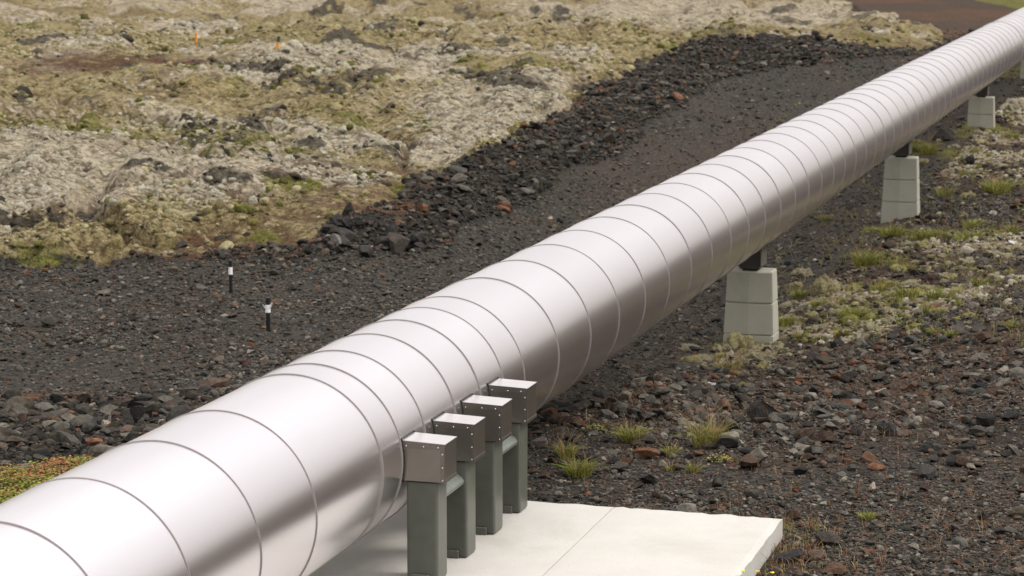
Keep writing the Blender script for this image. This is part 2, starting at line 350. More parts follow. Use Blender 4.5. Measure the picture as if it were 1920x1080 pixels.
def ground_material():
    m, n, b = mat('ground'); c = coord(n)
    geo = c
    # gravel: dark basalt chips
    vor = n.nodes.new('ShaderNodeTexVoronoi'); vor.inputs['Scale'].default_value = 22; n.links.new(c, vor.inputs['Vector'])
    sep = n.nodes.new('ShaderNodeSeparateColor'); n.links.new(vor.outputs['Color'], sep.inputs[0])
    grav = ramp(n, sep.outputs[0], [(0, (.010,.010,.0095)), (.45, (.024,.0232,.0215)), (.72, (.044,.042,.038)), (.88, (.058,.050,.039)), (.95, (.07,.042,.026)), (1, (.13,.12,.10))])
    big = noise(n, c, .35, 5)
    grav = mix(n, ramp(n, big, [(.38, g3(0)), (.62, g3(1))]), grav, mix(n, .6, grav, (.040,.034,.028)))
    # moss: pale woolly fringe moss
    f1 = noise(n, c, 1.3, 7, .68, 0); f2 = noise(n, c, 8, 7, .76); f3 = noise(n, c, .33, 4, .5)
    v2 = n.nodes.new('ShaderNodeTexVoronoi'); v2.inputs['Scale'].default_value = 3.4; v2.feature = 'SMOOTH_F1'
    wv = n.nodes.new('ShaderNodeVectorMath'); wv.operation = 'ADD'; nz = n.nodes.new('ShaderNodeTexNoise'); nz.inputs['Scale'].default_value = 4; n.links.new(c, nz.inputs['Vector'])
    n.links.new(c, wv.inputs[0]); n.links.new(nz.outputs['Color'], wv.inputs[1]); n.links.new(wv.outputs[0], v2.inputs['Vector'])
    ochre = ramp(n, f2, [(.30, (.050,.042,.018)), (.42, (.125,.103,.046)), (.53, (.275,.232,.130)), (.68, (.41,.362,.24))])
    palem = ramp(n, f2, [(.30, (.070,.058,.040)), (.41, (.205,.180,.132)), (.52, (.355,.32,.245)), (.66, (.50,.465,.39))])
    pk = math_(n, 'ADD', attr(n, 'pale'), math_(n, 'MULTIPLY', math_(n, 'SUBTRACT', f1, .5), 1.7))
    moss = mix(n, ramp(n, pk, [(.36, g3(0)), (.62, g3(1))]), ochre, palem)
    soil = ramp(n, f2, [(.3, (.030,.020,.013)), (.6, (.085,.062,.040))])
    moss = mix(n, ramp(n, math_(n, 'ADD', v2.outputs['Distance'], math_(n, 'MULTIPLY', f1, .55)), [(.72, g3(0)), (.90, g3(.75))]), moss, soil)
    warm = ramp(n, f1, [(.35, (.82,.76,.68)), (.55, (1,.97,.93)), (.7, (1.05,.99,.80))])
    moss = mix(n, 1.0, moss, warm, 'MULTIPLY')
    moss = mix(n, ramp(n, f3, [(.44, g3(0)), (.62, g3(.5))]), moss, mix(n, 1.0, moss, (.96,.94,.95), 'MULTIPLY'))
    oliv = ramp(n, f2, [(.3, (.030,.026,.010)), (.5, (.095,.082,.030)), (.7, (.18,.155,.07))])
    grn = ramp(n, f2, [(.3, (.026,.027,.006)), (.46, (.075,.074,.016)), (.58, (.135,.125,.032)), (.75, (.24,.215,.10))])
    brn = ramp(n, f2, [(.3, (.020,.013,.009)), (.48, (.065,.036,.022)), (.62, (.135,.072,.040)), (.8, (.18,.13,.09))])
    crg_shade = ramp(n, f2, [(.3, (.010,.010,.009)), (.48, (.030,.027,.022)), (.60, (.075,.066,.050)), (.75, (.20,.18,.14))])  # dark lava tones, also standing in for shade below ledges and in cracks
    olm = ramp(n, noise(n, c, 2.2, 5, .65, .6), [(.56, g3(0)), (.68, g3(.75))])
    moss = mix(n, olm, moss, oliv)
    col = mix(n, attr(n, 'rub'), grav, mix(n, .6, grav, (.011,.010,.009)))
    col = mix(n, attr(n, 'brown'), col, brn)
    edge = math_(n, 'ADD', attr(n, 'moss'), math_(n, 'MULTIPLY', math_(n, 'SUBTRACT', f1, .5), 1.2))
    mm = ramp(n, edge, [(.38, g3(0)), (.56, g3(1))])
    mossb = mix(n, math_(n, 'MULTIPLY', attr(n, 'brown'), ramp(n, f1, [(.36, g3(0)), (.52, g3(1))])), moss, brn)
    col = mix(n, mm, col, mossb)
    ge = math_(n, 'ADD', attr(n, 'green'), math_(n, 'MULTIPLY', math_(n, 'SUBTRACT', f1, .5), 1.8))
    col = mix(n, ramp(n, ge, [(.38, g3(0)), (.80, g3(.9))]), col, grn)
    ce = math_(n, 'ADD', attr(n, 'crag_shade'), math_(n, 'MULTIPLY', math_(n, 'SUBTRACT', f1, .5), 1.6))
    col = mix(n, ramp(n, ce, [(.52, g3(0)), (.74, g3(.85))]), col, crg_shade)
    n.links.new(col, b.inputs['Base Color']); b.inputs['Roughness'].default_value = .97; b.inputs['Specular IOR Level'].default_value = .08
    hb = math_(n, 'ADD', math_(n, 'MULTIPLY', f2, mm), math_(n, 'MULTIPLY', math_(n, 'SUBTRACT', 1.0, vor.outputs['Distance']), .35))
    bump(n, b, hb, 1.0, .09)
    return m
def stone_material(name, use_attr=True, tone=(.03,.028,.027), dust=(.10,.085,.07), scale=18, rough=.85):
    m, n, b = mat(name); c = coord(n)
    n1 = noise(n, c, scale, 6, .65); n2 = noise(n, c, scale*.25, 4)
    if use_attr: base = attr(n, 'tint', 'Color')
    else:
        oi = n.nodes.new('ShaderNodeObjectInfo')
        base = mix(n, 1.0, tone, ramp(n, oi.outputs['Random'], [(0, g3(.6)), (.4, (.95,.97,1.0)), (.7, (1.35,1.3,1.25)), (.88, (1.7,1.5,1.3)), (1, (2.2,2.1,1.95))]), 'MULTIPLY')
    col = mix(n, 1.0, base, ramp(n, n1, [(.3, g3(.55)), (.5, g3(1)), (.72, g3(1.7))]), 'MULTIPLY')
    col = mix(n, ramp(n, n2, [(.5, g3(0)), (.75, g3(.45))]), col, dust)
    n.links.new(col, b.inputs['Base Color']); b.inputs['Roughness'].default_value = .95; b.inputs['Specular IOR Level'].default_value = .12
    bump(n, b, n1, .8, .02)
    return m
def concrete(name, a, b_, stain, scale=1.0, rough=.85):
    m, n, b = mat(name); c = coord(n)
    f = noise(n, c, 3*scale, 8, .6); g = noise(n, c, 40*scale, 5, .6); h = noise(n, c, .9*scale, 4, .6, .5)
    col = mix(n, f, a, b_)
    col = mix(n, ramp(n, h, [(.50, g3(0)), (.72, g3(.5))]), col, stain)
    col = mix(n, ramp(n, g, [(.30, g3(.5)), (.40, g3(0))]), col, stain)
    n.links.new(col, b.inputs['Base Color']); b.inputs['Roughness'].default_value = rough
    bump(n, b, g, .25, .01); return m
def metal_pipe():
    m, n, b = mat('pipe_cladding'); c = coord(n)
    sh = attr(n, 'sheet')
    b.inputs['Metallic'].default_value = 1.0
    mp = n.nodes.new('ShaderNodeMapping'); mp.inputs['Scale'].default_value = (.5, 3, 3); n.links.new(c, mp.inputs[0])
    f = noise(n, mp.outputs[0], 1.6, 3, .5); g = noise(n, c, 60, 4, .6); h = noise(n, mp.outputs[0], 3.2, 4, .6)
    col = mix(n, sh, (.80,.760,.785), (.85,.812,.838))
    col = mix(n, ramp(n, h, [(.4, g3(0)), (.7, g3(.25))]), col, (.77,.735,.755))
    n.links.new(col, b.inputs['Base Color'])
    r = math_(n, 'ADD', .255, math_(n, 'MULTIPLY', h, .02)); n.links.new(r, b.inputs['Roughness'])
    hh = f
    bump(n, b, hh, .13, .006)
    return m
def plain(name, col, rough=.5, metal=0.0, var=.25, scale=12, bs=.15, bd=.005, dirt=None):
    m, n, b = mat(name); c = coord(n)
    f = noise(n, c, scale, 6, .6)
    k = mix(n, 1.0, col, ramp(n, f, [(.3, g3(1-var)), (.7, g3(1+var))]), 'MULTIPLY')
    if dirt:
        k = mix(n, ramp(n, noise(n, c, scale*3, 5, .7), [(.62, g3(0)), (.68, g3(.7))]), k, dirt)
    n.links.new(k, b.inputs['Base Color']); b.inputs['Roughness'].default_value = rough; b.inputs['Metallic'].default_value = metal
    bump(n, b, f, bs, bd); return m
M_GROUND = ground_material()
M_CHIP = stone_material('loose_stone')
M_ROCK = stone_material('basalt_rock', False)
M_RUSTR = stone_material('rusty_rock', False, (.048,.031,.022), (.09,.06,.04), 9)
M_PALER = stone_material('pale_rock', False, (.13,.115,.098), (.24,.21,.175), 9)
M_PAD = concrete('slab_concrete', (.37,.355,.325), (.46,.445,.415), (.27,.245,.205))
M_PADEDGE = concrete('slab_joint', (.20,.185,.16), (.28,.26,.23), (.3,.29,.27))
M_PED = concrete('pedestal_concrete', (.285,.275,.22), (.345,.335,.275), (.20,.19,.15), 1.6)
M_PIPE = metal_pipe()
M_RING = plain('ring_metal', (.22,.198,.192), .7, .0, .1)
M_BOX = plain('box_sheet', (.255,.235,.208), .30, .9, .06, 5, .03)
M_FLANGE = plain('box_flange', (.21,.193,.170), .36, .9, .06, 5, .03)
M_RIVET = plain('rivet', (.72,.70,.68), .25, 1.0, .05)
M_POST = plain('post_paint', (.078,.082,.066), .36, 0, .12, 9, .3, .005)
M_SEAL = plain('rubber_seal', (.012,.012,.012), .6)
M_SADDLE = plain('saddle_steel', (.035,.028,.022), .6, 0, .3)
M_PLATE = plain('plate_steel', (.085,.075,.062), .6, 0, .2)
M_BLACK = plain('black_plastic', (.006,.006,.007), .45)
M_TAPE = plain('white_tape', (.75,.74,.76), .6, 0, .05)
M_ORANGE = plain('orange_plastic', (.60,.25,.035), .6, 0, .08)
M_DGREEN = plain('dark_green_plastic', (.012,.05,.04), .5)
def leaf_mat(name, rough=.7, sss=.0):
    m, n, b = mat(name); n.links.new(attr(n, 'tint', 'Color'), b.inputs['Base Color']); b.inputs['Roughness'].default_value = rough
    b.inputs['Specular IOR Level'].default_value = .2; return m
M_LEAF = leaf_mat('leaf_and_stem')
def cushion_mat():
    m, n, b = mat('moss_cushion'); c = coord(n); oi = n.nodes.new('ShaderNodeObjectInfo')
    f = noise(n, c, 14, 6, .7)
    col = ramp(n, f, [(.28, (.07,.06,.035)), (.45, (.17,.145,.09)), (.62, (.27,.24,.16)), (.8, (.36,.33,.24))])
    grn = ramp(n, f, [(.28, (.05,.045,.012)), (.45, (.15,.135,.035)), (.7, (.28,.24,.08))])
    col = mix(n, ramp(n, oi.outputs['Random'], [(.65, g3(0)), (.95, g3(.8))]), col, grn)
    n.links.new(col, b.inputs['Base Color']); b.inputs['Roughness'].default_value = .95; b.inputs['Specular IOR Level'].default_value = .15
    bump(n, b, f, .9, .03); return m
M_CUSH = cushion_mat()

# ------------------------------------------------------------------ ground sheet (polar tessellation, finest where the land is near)
def build_ground():
    fine = np.arange(-.232, .2325, .00058)
    left = np.linspace(-math.pi, -.232, 110, endpoint=False); left = -.232-(-.232-left)**1.0
    right = np.linspace(.232, math.pi, 110)[1:-1]
    A = np.concatenate([left, fine, right]); A = np.unique(np.round(A, 7))
    inv = np.linspace(1/13.5, 1/170., 760)
    Rr = np.concatenate([np.linspace(.5, 13.4, 26), 1/inv, np.geomspace(172, 4000, 46)])
    AA, RR = np.meshgrid(A, Rr)
    X, Y = RR*np.sin(AA), RR*np.cos(AA)
    x, y = X.ravel(), Y.ravel()
    z, Z = ground(x, y)
    nc, nr = len(A), len(Rr)
    V = np.stack([x, y, z], 1)
    i = np.arange(nr-1)[:,None]*nc + np.arange(nc)[None]
    j = np.arange(nr-1)[:,None]*nc + (np.arange(nc)[None]+1) % nc
    Fq = np.stack([i, j, j+nc, i+nc], -1).reshape(-1, 4)[:, ::-1]
    # close the centre
    V = np.vstack([V, [[0, 0, float(z[:nc].mean())]]])
    at = {k: np.append(Z[k], Z[k][0]) for k in ('moss', 'brown', 'green', 'crag_shade', 'rub', 'pale')}
    me = np_mesh('ground', V, Fq, M_GROUND, at, smooth=True)
    o = obj('ground', me); tag(o, kind='structure'); return o
build_ground()

def at(px, py):
    """the point of the ground seen at a photo position"""
    r = ray(px, py); t = np.linspace(12, 170, 6000); x = r[0]*t; y = r[1]*t; z = CAM_H+r[2]*t
    h = base_h(x, y); k = np.argmax(h >= z)
    if h[k] < z[k]: k = len(t)-1
    x, y = x[k-1:k+1].mean(), y[k-1:k+1].mean()
    zz, _ = ground(np.array([x]), np.array([y]))
    return np.array([x, y, zz[0]])

# ------------------------------------------------------------------ concrete slab
def build_slab():
    def su(px, py):
        p = at_z(px, py, PADZ); return p @ DV, p @ UV - U0
    s1, u1 = su(1465, 968); s2, u2 = su(990, 938); s3, u3 = su(1392, 1078)
    ur = (u1+u3)/2; sf = (s1+s2)/2; sn = 11.0; ul = -1.9
    e = empty('concrete_slab', P3(16, 0, PADZ), PIPE_ROT)
    tag(e, 'white concrete foundation slab under the pipe and green anchor posts', 'slab')
    L = lambda s, u: (s-16, -u)
    # joint runs along the pipe at the measured place
    sj, uj = su(1140, 965); sk, uk = su(1012, 1080); uj = (uj+uk)/2
    def slab(u_a, u_b, name, jt):
        bm = bmesh.new()
        xs = np.linspace(sn-16, sf-16, 60); ys = np.linspace(-u_b, -u_a, 24)
        rnd = random.Random(3)
        def v(x, y, z, edge):
            if edge == 2: z -= .002
            elif edge:
                x += (-.02*abs(rnd.random()) if x > 4 else 0); z -= .006+.012*rnd.random()
                if abs(y-(-u_b)) < 1e-6 and u_b > 1.5: y += .008*rnd.random()
            return bm.verts.new((x, y, z))
        g = [[v(x, y, 0, 1 if i == len(xs)-1 else 2 if j == jt % len(ys) else (j in (0, len(ys)-1))) for j, y in enumerate(ys)] for i, x in enumerate(xs)]
        for i in range(len(xs)-1):
            for j in range(len(ys)-1):
                bm.faces.new((g[i][j], g[i+1][j], g[i+1][j+1], g[i][j+1]))
        be = [ed for ed in bm.edges if ed.is_boundary]
        r1 = bmesh.ops.extrude_edge_only(bm, edges=be)
        bv = [q for q in r1['geom'] if isinstance(q, bmesh.types.BMVert)]
        for q in bv:
            q.co.z = -.35
        bmesh.ops.recalc_face_normals(bm, faces=bm.faces[:])
        return bm_obj(name, bm, M_PAD, e)
    slab(uj+.003, ur, 'slab_panel', -1); slab(ul, uj-.003, 'slab_panel', 0)
    bm = bmesh.new(); add_box(bm, sn-16+.01, sf-16-.02, -uj-.0028, -uj+.0028, -.3, -.005)
    bm_obj('joint_filler', bm, M_PADEDGE, e)
    return ur, sf
SLAB_U, SLAB_S = build_slab()

# ------------------------------------------------------------------ the pipeline
RINGS = [7.6, 8.6, 9.6, 10.55, 11.5, 12.45, 13.32, 14.51, 14.89, 15.39, 16.06, 16.67, 17.24, 17.78, 18.78] + [19.80+i for i in range(66)]
def build_pipe():
    e = empty('pipeline', P3(0, 0, AXZ), PIPE_ROT)
    tag(e, 'shiny silver pipeline of ringed metal sheets running diagonally across the rubble', 'pipeline')
    ss = [-14.0] + [-13+i for i in range(20)] + RINGS + [86.8+i*2 for i in range(30)]
    ss = sorted(set(ss)); seg = 144; V = []; Fq = []; sh = []
    rnd = random.Random(5)
    for k in range(len(ss)-1):
        a, b = ss[k], ss[k+1]; val = rnd.random(); ca_ = rnd.uniform(-.0022, .0022); ph_ = rnd.uniform(0, 6.28)
        sub = 4 if a < 40 else 2
        for q in range(sub+1):
            t = q/sub; x = a+(b-a)*t; r0 = PR - .0015*math.sin(math.pi*t) + ca_*(t-.5)
            for i in range(seg):
                th = 2*math.pi*i/seg; rr = r0 + .0007*math.cos(3*th+ph_) + .0003*math.cos(8*th-ph_*2+3*t); V.append((x, rr*math.cos(th), rr*math.sin(th))); sh.append(val)
        base = len(V)-(sub+1)*seg
        for q in range(sub):
            for i in range(seg):
                j = (i+1) % seg; o = base+q*seg
                Fq.append((o+i, o+j, o+seg+j, o+seg+i))
    V = np.array(V); Fq = np.array(Fq)[:, ::-1]
    me = np_mesh('cladding', V, Fq, M_PIPE, {'sheet': np.array(sh)}, smooth=True); obj('cladding', me, e)
    # ring bead mesh
    def ring_mesh(wd, ht):
        prof = [(-wd, -.004), (-wd*.8, ht*.45), (-wd*.35, ht*.95), (0, ht), (wd*.35, ht*.95), (wd*.8, ht*.45), (wd, -.004)]
        V = []; Fq = []; k = len(prof)
        for i in range(seg):
            th = 2*math.pi*i/seg
            for (x, h) in prof: V.append((x, (PR+h)*math.cos(th), (PR+h)*math.sin(th)))
        for i in range(seg):
            j = (i+1) % seg
            for q in range(k-1): Fq.append((i*k+q, i*k+q+1, j*k+q+1, j*k+q))
        return np_mesh('joint_ring', np.array(V), np.array(Fq)[:, ::-1], M_RING, smooth=True)
    rm = ring_mesh(.0035, .007); wide = ring_mesh(.045, .02)
    for s in RINGS:
        if s < 9: continue
        o = obj('joint_ring', wide if abs(s-62.8) < .3 else rm, e, (s, 0, 0))
        o.rotation_euler.x = rnd.random()*.2
    # end discs
    for s in (ss[0], ss[-1]):
        bm = bmesh.new(); bmesh.ops.create_circle(bm, cap_ends=True, segments=64, radius=PR-.003, matrix=Matrix.Translation((s, 0, 0)) @ Matrix.Rotation(math.pi/2, 4, 'Y'))
        bm_obj('end_disc', bm, M_RING, e)
build_pipe()

# ------------------------------------------------------------------ anchor frames (two posts, a brace, two covered brackets each)
def build_frame():
    e = empty('anchor_frame', P3(15.05, .77, PADZ), PIPE_ROT)    # local x along the pipe, local -y outwards
    AX = AXZ-PADZ
    def Y(u): return -(u-.77)
    for k, x0 in enumerate((0.0, .645)):
        bm = bmesh.new()
        add_box(bm, x0-.105, x0+.105, Y(.848), Y(.628), 0, AX-.134, .026, 3)
        post = bm_obj('post', bm, M_POST, e)
        bm = bmesh.new(); add_box(bm, x0-.125, x0-.1045, Y(.790), Y(.665), .001, .056, .005, 1)
        bm_obj('base_cleat', bm, M_POST, post)
        # sheet cover box reaching into the pipe
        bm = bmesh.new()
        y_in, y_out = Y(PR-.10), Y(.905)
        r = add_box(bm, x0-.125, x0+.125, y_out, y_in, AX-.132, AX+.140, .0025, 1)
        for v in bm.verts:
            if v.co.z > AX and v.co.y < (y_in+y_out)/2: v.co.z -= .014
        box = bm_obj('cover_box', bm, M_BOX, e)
        # folded flanges along the top and the outer edge of both side faces
        bm = bmesh.new()
        for sx in (-1, 1):
            xf = x0+sx*.125; xa, xb = sorted((xf-sx*.001, xf+sx*.0035))
            add_box(bm, xa, xb, y_out+.001, Y(.60), AX+.088, AX+.121)
            add_box(bm, xa, xb, y_out+.001, y_out+.030, AX-.130, AX+.0875)
        add_box(bm, x0-.128, x0+.128, y_out-.0035, y_out+.0005, AX-.133, AX-.112)
        add_box(bm, x0-.128, x0+.128, y_out-.0035, y_out+.0005, AX+.106, AX+.127)
        bm_obj('flange', bm, M_FLANGE, box)
        # top lid
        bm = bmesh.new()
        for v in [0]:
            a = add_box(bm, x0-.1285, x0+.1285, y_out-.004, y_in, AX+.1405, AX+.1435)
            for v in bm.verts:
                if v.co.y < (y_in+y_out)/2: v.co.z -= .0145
        bm_obj('lid', bm, M_BOXTOP_LIT, box)
        pts = [(x0-.1285, Y(u), AX+.104) for u in (.64, .76, .86)] + [(x0-.1285, y_out+.015, AX+z) for z in (.06, -.03, -.115)]
        for p in pts:
            bm = bmesh.new(); bmesh.ops.create_uvsphere(bm, u_segments=8, v_segments=6, radius=.0052, matrix=Matrix.Translation(p) @ Matrix.Diagonal((.6, 1, 1, 1)))
            bm_obj('rivet', bm, M_RIVET, box, True)
        # black seal where the box meets the pipe
        bm = bmesh.new()
        def zc(u): return math.sqrt(max(PR*PR-u*u, 0))
        for (x, zlo, zhi) in ((x0-.129, -.135, .146), (x0+.129, -.135, .146)):
            n = 8
            for i in range(n):
                z0 = zlo+(zhi-zlo)*i/n; z1 = zlo+(zhi-zlo)*(i+1)/n
                u = math.sqrt(PR*PR-((z0+z1)/2)**2)
                add_box(bm, x-.003, x+.003, Y(u+.004), Y(u-.01), AX+z0, AX+z1-.0005)
        u = math.sqrt(PR*PR-.146**2); add_box(bm, x0-.136, x0+.136, Y(u+.004), Y(u-.012), AX+.1435, AX+.152)
        u = math.sqrt(PR*PR-.135**2); add_box(bm, x0-.136, x0+.136, Y(u+.006), Y(u-.012), AX-.142, AX-.135)
        bm_obj('rubber_seal', bm, M_SEAL, box)
    # brace: sloped plate with lips, spanning the posts below the boxes
    bm = bmesh.new()
    pr = [(.650, -.165), (.685, -.155), (.815, -.250), (.828, -.275), (.820, -.300), (.802, -.282), (.680, -.190), (.650, -.20)]
    xs = (.104, .541)
    vs = [[bm.verts.new((x, Y(u), AX+z)) for (u, z) in pr] for x in xs]
    k = len(pr)
    for i in range(k): bm.faces.new((vs[0][i], vs[0][(i+1) % k], vs[1][(i+1) % k], vs[1][i]))
    bm.faces.new(vs[0]); bm.faces.new(vs[1][::-1]); bmesh.ops.recalc_face_normals(bm, faces=bm.faces[:])
    bmesh.ops.bevel(bm, geom=bm.edges[:], offset=.003, segments=1, affect='EDGES')
    bm_obj('brace', bm, M_BRACE, e)
    return e
M_BOXTOP_LIT = plain('box_top_lit', (.74,.71,.70), .28, .9, .04, 5, .03)  # same sheet metal as the box, coloured paler for the light on top
M_BRACE = plain('brace_paint', (.13,.142,.122), .35, 0, .15, 9, .2)
def copy_tree(o, parent=None):
    c = o.copy(); sc.collection.objects.link(c); c.parent = parent
    for ch in list(o.children): copy_tree(ch, c)
    return c
fr = build_frame()
tag(fr, 'nearer pair of dark green steel posts with riveted metal boxes against the pipe', 'pipe anchor', 'green anchor frames beside the pipe')
f2 = copy_tree(fr); p = P3(15.05+1.30, .77, PADZ); f2.location = Vector([float(q) for q in p])
tag(f2, 'farther pair of dark green steel posts with riveted metal boxes against the pipe', 'pipe anchor', 'green anchor frames beside the pipe')

# ------------------------------------------------------------------ pedestals
PED_S = [30.15, 44.45, 58.75, 73.05]
def build_pedestal(s, zb, label, part_label=None):
    top = AXZ-.94
    e = empty('concrete_pedestal', P3(s, .03, zb), PIPE_ROT)
    tag(e, label, 'pedestal', 'concrete pedestals under the pipe')
    H = top-zb
    def plan(w_, hx, rg):      # x along the pipe, y across: hexagonal plan
        return [(-hx-rg, 0), (-hx, -w_), (hx, -w_), (hx+rg, 0), (hx, w_), (-hx, w_)]
    bm = bmesh.new(); rings = []
    def half(z):               # half width at height z under the top
        return .284+.040*(H-z)
    def ring(z, ins=0):
        w_ = half(z)-ins; hx = .17+.05*(H-z)-ins
        rings.append([bm.verts.new((x, y, z)) for (x, y) in plan(w_, hx, .038)])
    ring(-.25)
    grooves = [H-.40*k for k in (1, 2) if H-.40*k > .05]
    zs = sorted(grooves)
    for gz in zs:
        ring(gz-.016); ring(gz-.007, .02); ring(gz+.006, .02); ring(gz+.010)
    ring(H-.018); ring(H, .018)
    for a, b in zip(rings, rings[1:]):
        for i in range(6): bm.faces.new((a[i], a[(i+1) % 6], b[(i+1) % 6], b[i]))
    bm.faces.new(rings[-1]); bm.faces.new(rings[0][::-1])
    bmesh.ops.recalc_face_normals(bm, faces=bm.faces[:])
    ve = [q for q in bm.edges if abs(q.verts[0].co.z-q.verts[1].co.z) > .05 and abs(q.verts[0].co.y) > .1]
    bmesh.ops.bevel(bm, geom=ve, offset=.012, segments=2, affect='EDGES')
    bm_obj('block', bm, M_PED, e)
    # steel saddle: sliding foot, web and curved cradle
    bm = bmesh.new()
    add_box(bm, -.16, .16, -.10, .10, H+.001, H+.030, .004, 1)
    sl = bm_obj('slide_pad', bm, M_SEAL, e)
    bm = bmesh.new()
    A = AXZ-zb
    add_box(bm, -.20, .20, -.13, .13, H+.031, H+.052, .003, 1)
    for xx in (-.17, -.005, .16):
        vs = []
        for side in (0, .012):
            ring_ = [(-.125, H+.0525), (.125, H+.0525)]
            arc = [(math.sin(t)*(PR+.004), A-math.cos(t)*(PR+.004)) for t in np.linspace(.27, -.27, 9)]
            vs.append([bm.verts.new((xx+side, y, z)) for (y, z) in ring_+arc])
        k = len(vs[0]); bm.faces.new(vs[0]); bm.faces.new(vs[1][::-1])
        for i in range(k): bm.faces.new((vs[0][i], vs[0][(i+1) % k], vs[1][(i+1) % k], vs[1][i]))
    bmesh.ops.recalc_face_normals(bm, faces=bm.faces[:])
    bm_obj('saddle', bm, M_SADDLE, e)
    bm = bmesh.new(); add_box(bm, -.19, .19, -.15, -.131, H+.053, A-PR+.045, .003, 1); add_box(bm, -.19, .19, .131, .15, H+.053, A-PR+.045, .003, 1)
    bm_obj('side_plate', bm, M_PLATE, e)
build_pedestal(PED_S[0], .10, 'nearest and largest grey concrete pedestal, black gap under the pipe')
build_pedestal(PED_S[1], -.14, 'tallest-standing middle grey concrete pedestal, three blocks with two grooves')
build_pedestal(PED_S[2], .43, 'short distant grey concrete pedestal with a single low groove')
build_pedestal(PED_S[3], .52, 'farthest grey concrete pedestal, half cut off by the right edge')

# ------------------------------------------------------------------ stones
def ico(sub):
    bm = bmesh.new(); bmesh.ops.create_icosphere(bm, subdivisions=sub, radius=1)
    V = np.array([v.co[:] for v in bm.verts]); Fc = np.array([[v.index for v in f.verts] for f in bm.faces]); bm.free(); return V, Fc
def cut(V, rng, n, lo=.5, hi=.92):
    V = V.copy()
    for _ in range(n):
        q = rng.normal(size=3); q /= np.linalg.norm(q); d = rng.uniform(lo, hi)
        t = V @ q; V -= np.where(t > d, t-d, 0)[:, None]*q[None]
    return V
ICO1, ICO2, ICO4 = ico(1), ico(2), ico(4)
SM = [cut(ICO1[0]*RNG.uniform(.7, 1.2, (12, 1)), RNG, 3, .4, .8) for _ in range(12)]
MD = [cut(ICO2[0]*RNG.uniform(.97, 1.03, (42, 1)), RNG, 9, .36, .8) for _ in range(14)]
def palette(n, rust=.07, pale=.05, dark=1.0):
    base = np.array([(.017,.0175,.017), (.028,.028,.027), (.042,.041,.038), (.058,.055,.050), (.038,.032,.026)])
    c = base[RNG.integers(0, len(base), n)]*np.array([1.42, 1.35, 1.22])*RNG.uniform(.45, 1.7, (n, 1))*dark
    q = RNG.random(n)
    ru = np.array([.105,.052,.030])*RNG.uniform(.45, 1.2, (n, 1)); pa = np.array([.155,.138,.115])*RNG.uniform(.5, 1.3, (n, 1))
    br = np.array([.060,.040,.030])*RNG.uniform(.6, 1.3, (n, 1))
    c = np.where((q < rust)[:, None], ru, c); c = np.where(((q > 1-pale))[:, None], pa, c)
    c = np.where(((q > rust) & (q < rust*3.2))[:, None], br, c)
    return c
def stones(name, x, y, size, templates, Fc, cols, sink=.25, flat=.62):
    n = len(x); z, _ = ground(x, y)
    T = np.stack(templates); idx = RNG.integers(0, len(T), n); V = T[idx].copy()           # n,k,3
    sc3 = np.stack([RNG.uniform(.7, 1.35, n), RNG.uniform(.7, 1.2, n), RNG.uniform(.75, 1.2, n)*flat], 1)*(size/2)[:, None]
    ax, ay = RNG.uniform(-3.14, 3.14, n), RNG.uniform(-.5, .5, n)
    # random spin before scaling, then heading
    b = RNG.uniform(-3.14, 3.14, n); c_, s_ = np.cos(b)[:, None], np.sin(b)[:, None]
    V = np.stack([V[..., 0]*c_-V[..., 2]*s_, V[..., 1], V[..., 0]*s_+V[..., 2]*c_], -1)*sc3[:, None, :]
    c_, s_ = np.cos(ay)[:, None], np.sin(ay)[:, None]
    V = np.stack([V[..., 0], V[..., 1]*c_-V[..., 2]*s_, V[..., 1]*s_+V[..., 2]*c_], -1)
    c_, s_ = np.cos(ax)[:, None], np.sin(ax)[:, None]
    V = np.stack([V[..., 0]*c_-V[..., 1]*s_, V[..., 0]*s_+V[..., 1]*c_, V[..., 2]], -1)
    zoff = z + sc3[:, 2]*(1-2*sink)
    V += np.stack([x, y, zoff], 1)[:, None, :]
    k = V.shape[1]; FF = (Fc[None]+(np.arange(n)*k)[:, None, None]).reshape(-1, 3)
    me = np_mesh(name, V.reshape(-1, 3), FF, M_CHIP, cols={'tint': np.repeat(cols, k, 0)})
    return me
def on_slab(x, y, mg=.03):
    s = x*DV[0]+y*DV[1]; u = pipe_u(x, y)
    return (s > 10.9) & (s < SLAB_S+mg) & (u > -1.95) & (u < SLAB_U+mg)
def in_pedestal(x, y):
    s = x*DV[0]+y*DV[1]; u = pipe_u(x, y); m = np.zeros(np.shape(x), bool)
    for q in PED_S: m |= (np.abs(s-q) < .48) & (np.abs(u-.03) < .38)
    return m
def sample(d, cov, dens, r0=13.5, rmax=110, vis=.00085):
    r1 = min(d/vis, rmax)
    if r1 <= r0: return np.zeros(0), np.zeros(0)
    area = .23*(r1*r1-r0*r0); n = int(cov*area/(d*d*.8))
    a = RNG.uniform(-.23, .23, n); r = np.sqrt(RNG.uniform(r0*r0, r1*r1, n)); x, y = r*np.sin(a), r*np.cos(a)
    Z = zones(x, y); p = dens(Z, x, y, r)
    k = (RNG.random(n) < p) & ~on_slab(x, y) & ~in_pedestal(x, y) & (Z['py'] > -20) & (Z['py'] < 1120)
    return x[k], y[k]
def yard(Z, x, y, r):
    g = (1-Z['moss'])*(1-Z['rub'])*(1-.6*Z['green'])*(~Z['right'])*(1-.75*Z['brown'])
    patch = sstep(-.5, .4, fbm(x*.35, y*.25, 61, 3)+.15)
    near_edge = sstep(640, 470, Z['py'])*(Z['px'] < 800)
    track = np.where(Z['px'] > 850, .45, 1)
    return g*(.2+.8*np.maximum(patch, near_edge))*track
def rubble_left(Z, x, y, r):
    return (1-Z['moss'])*Z['rub']*(~Z['right'])
CUR_D = .05
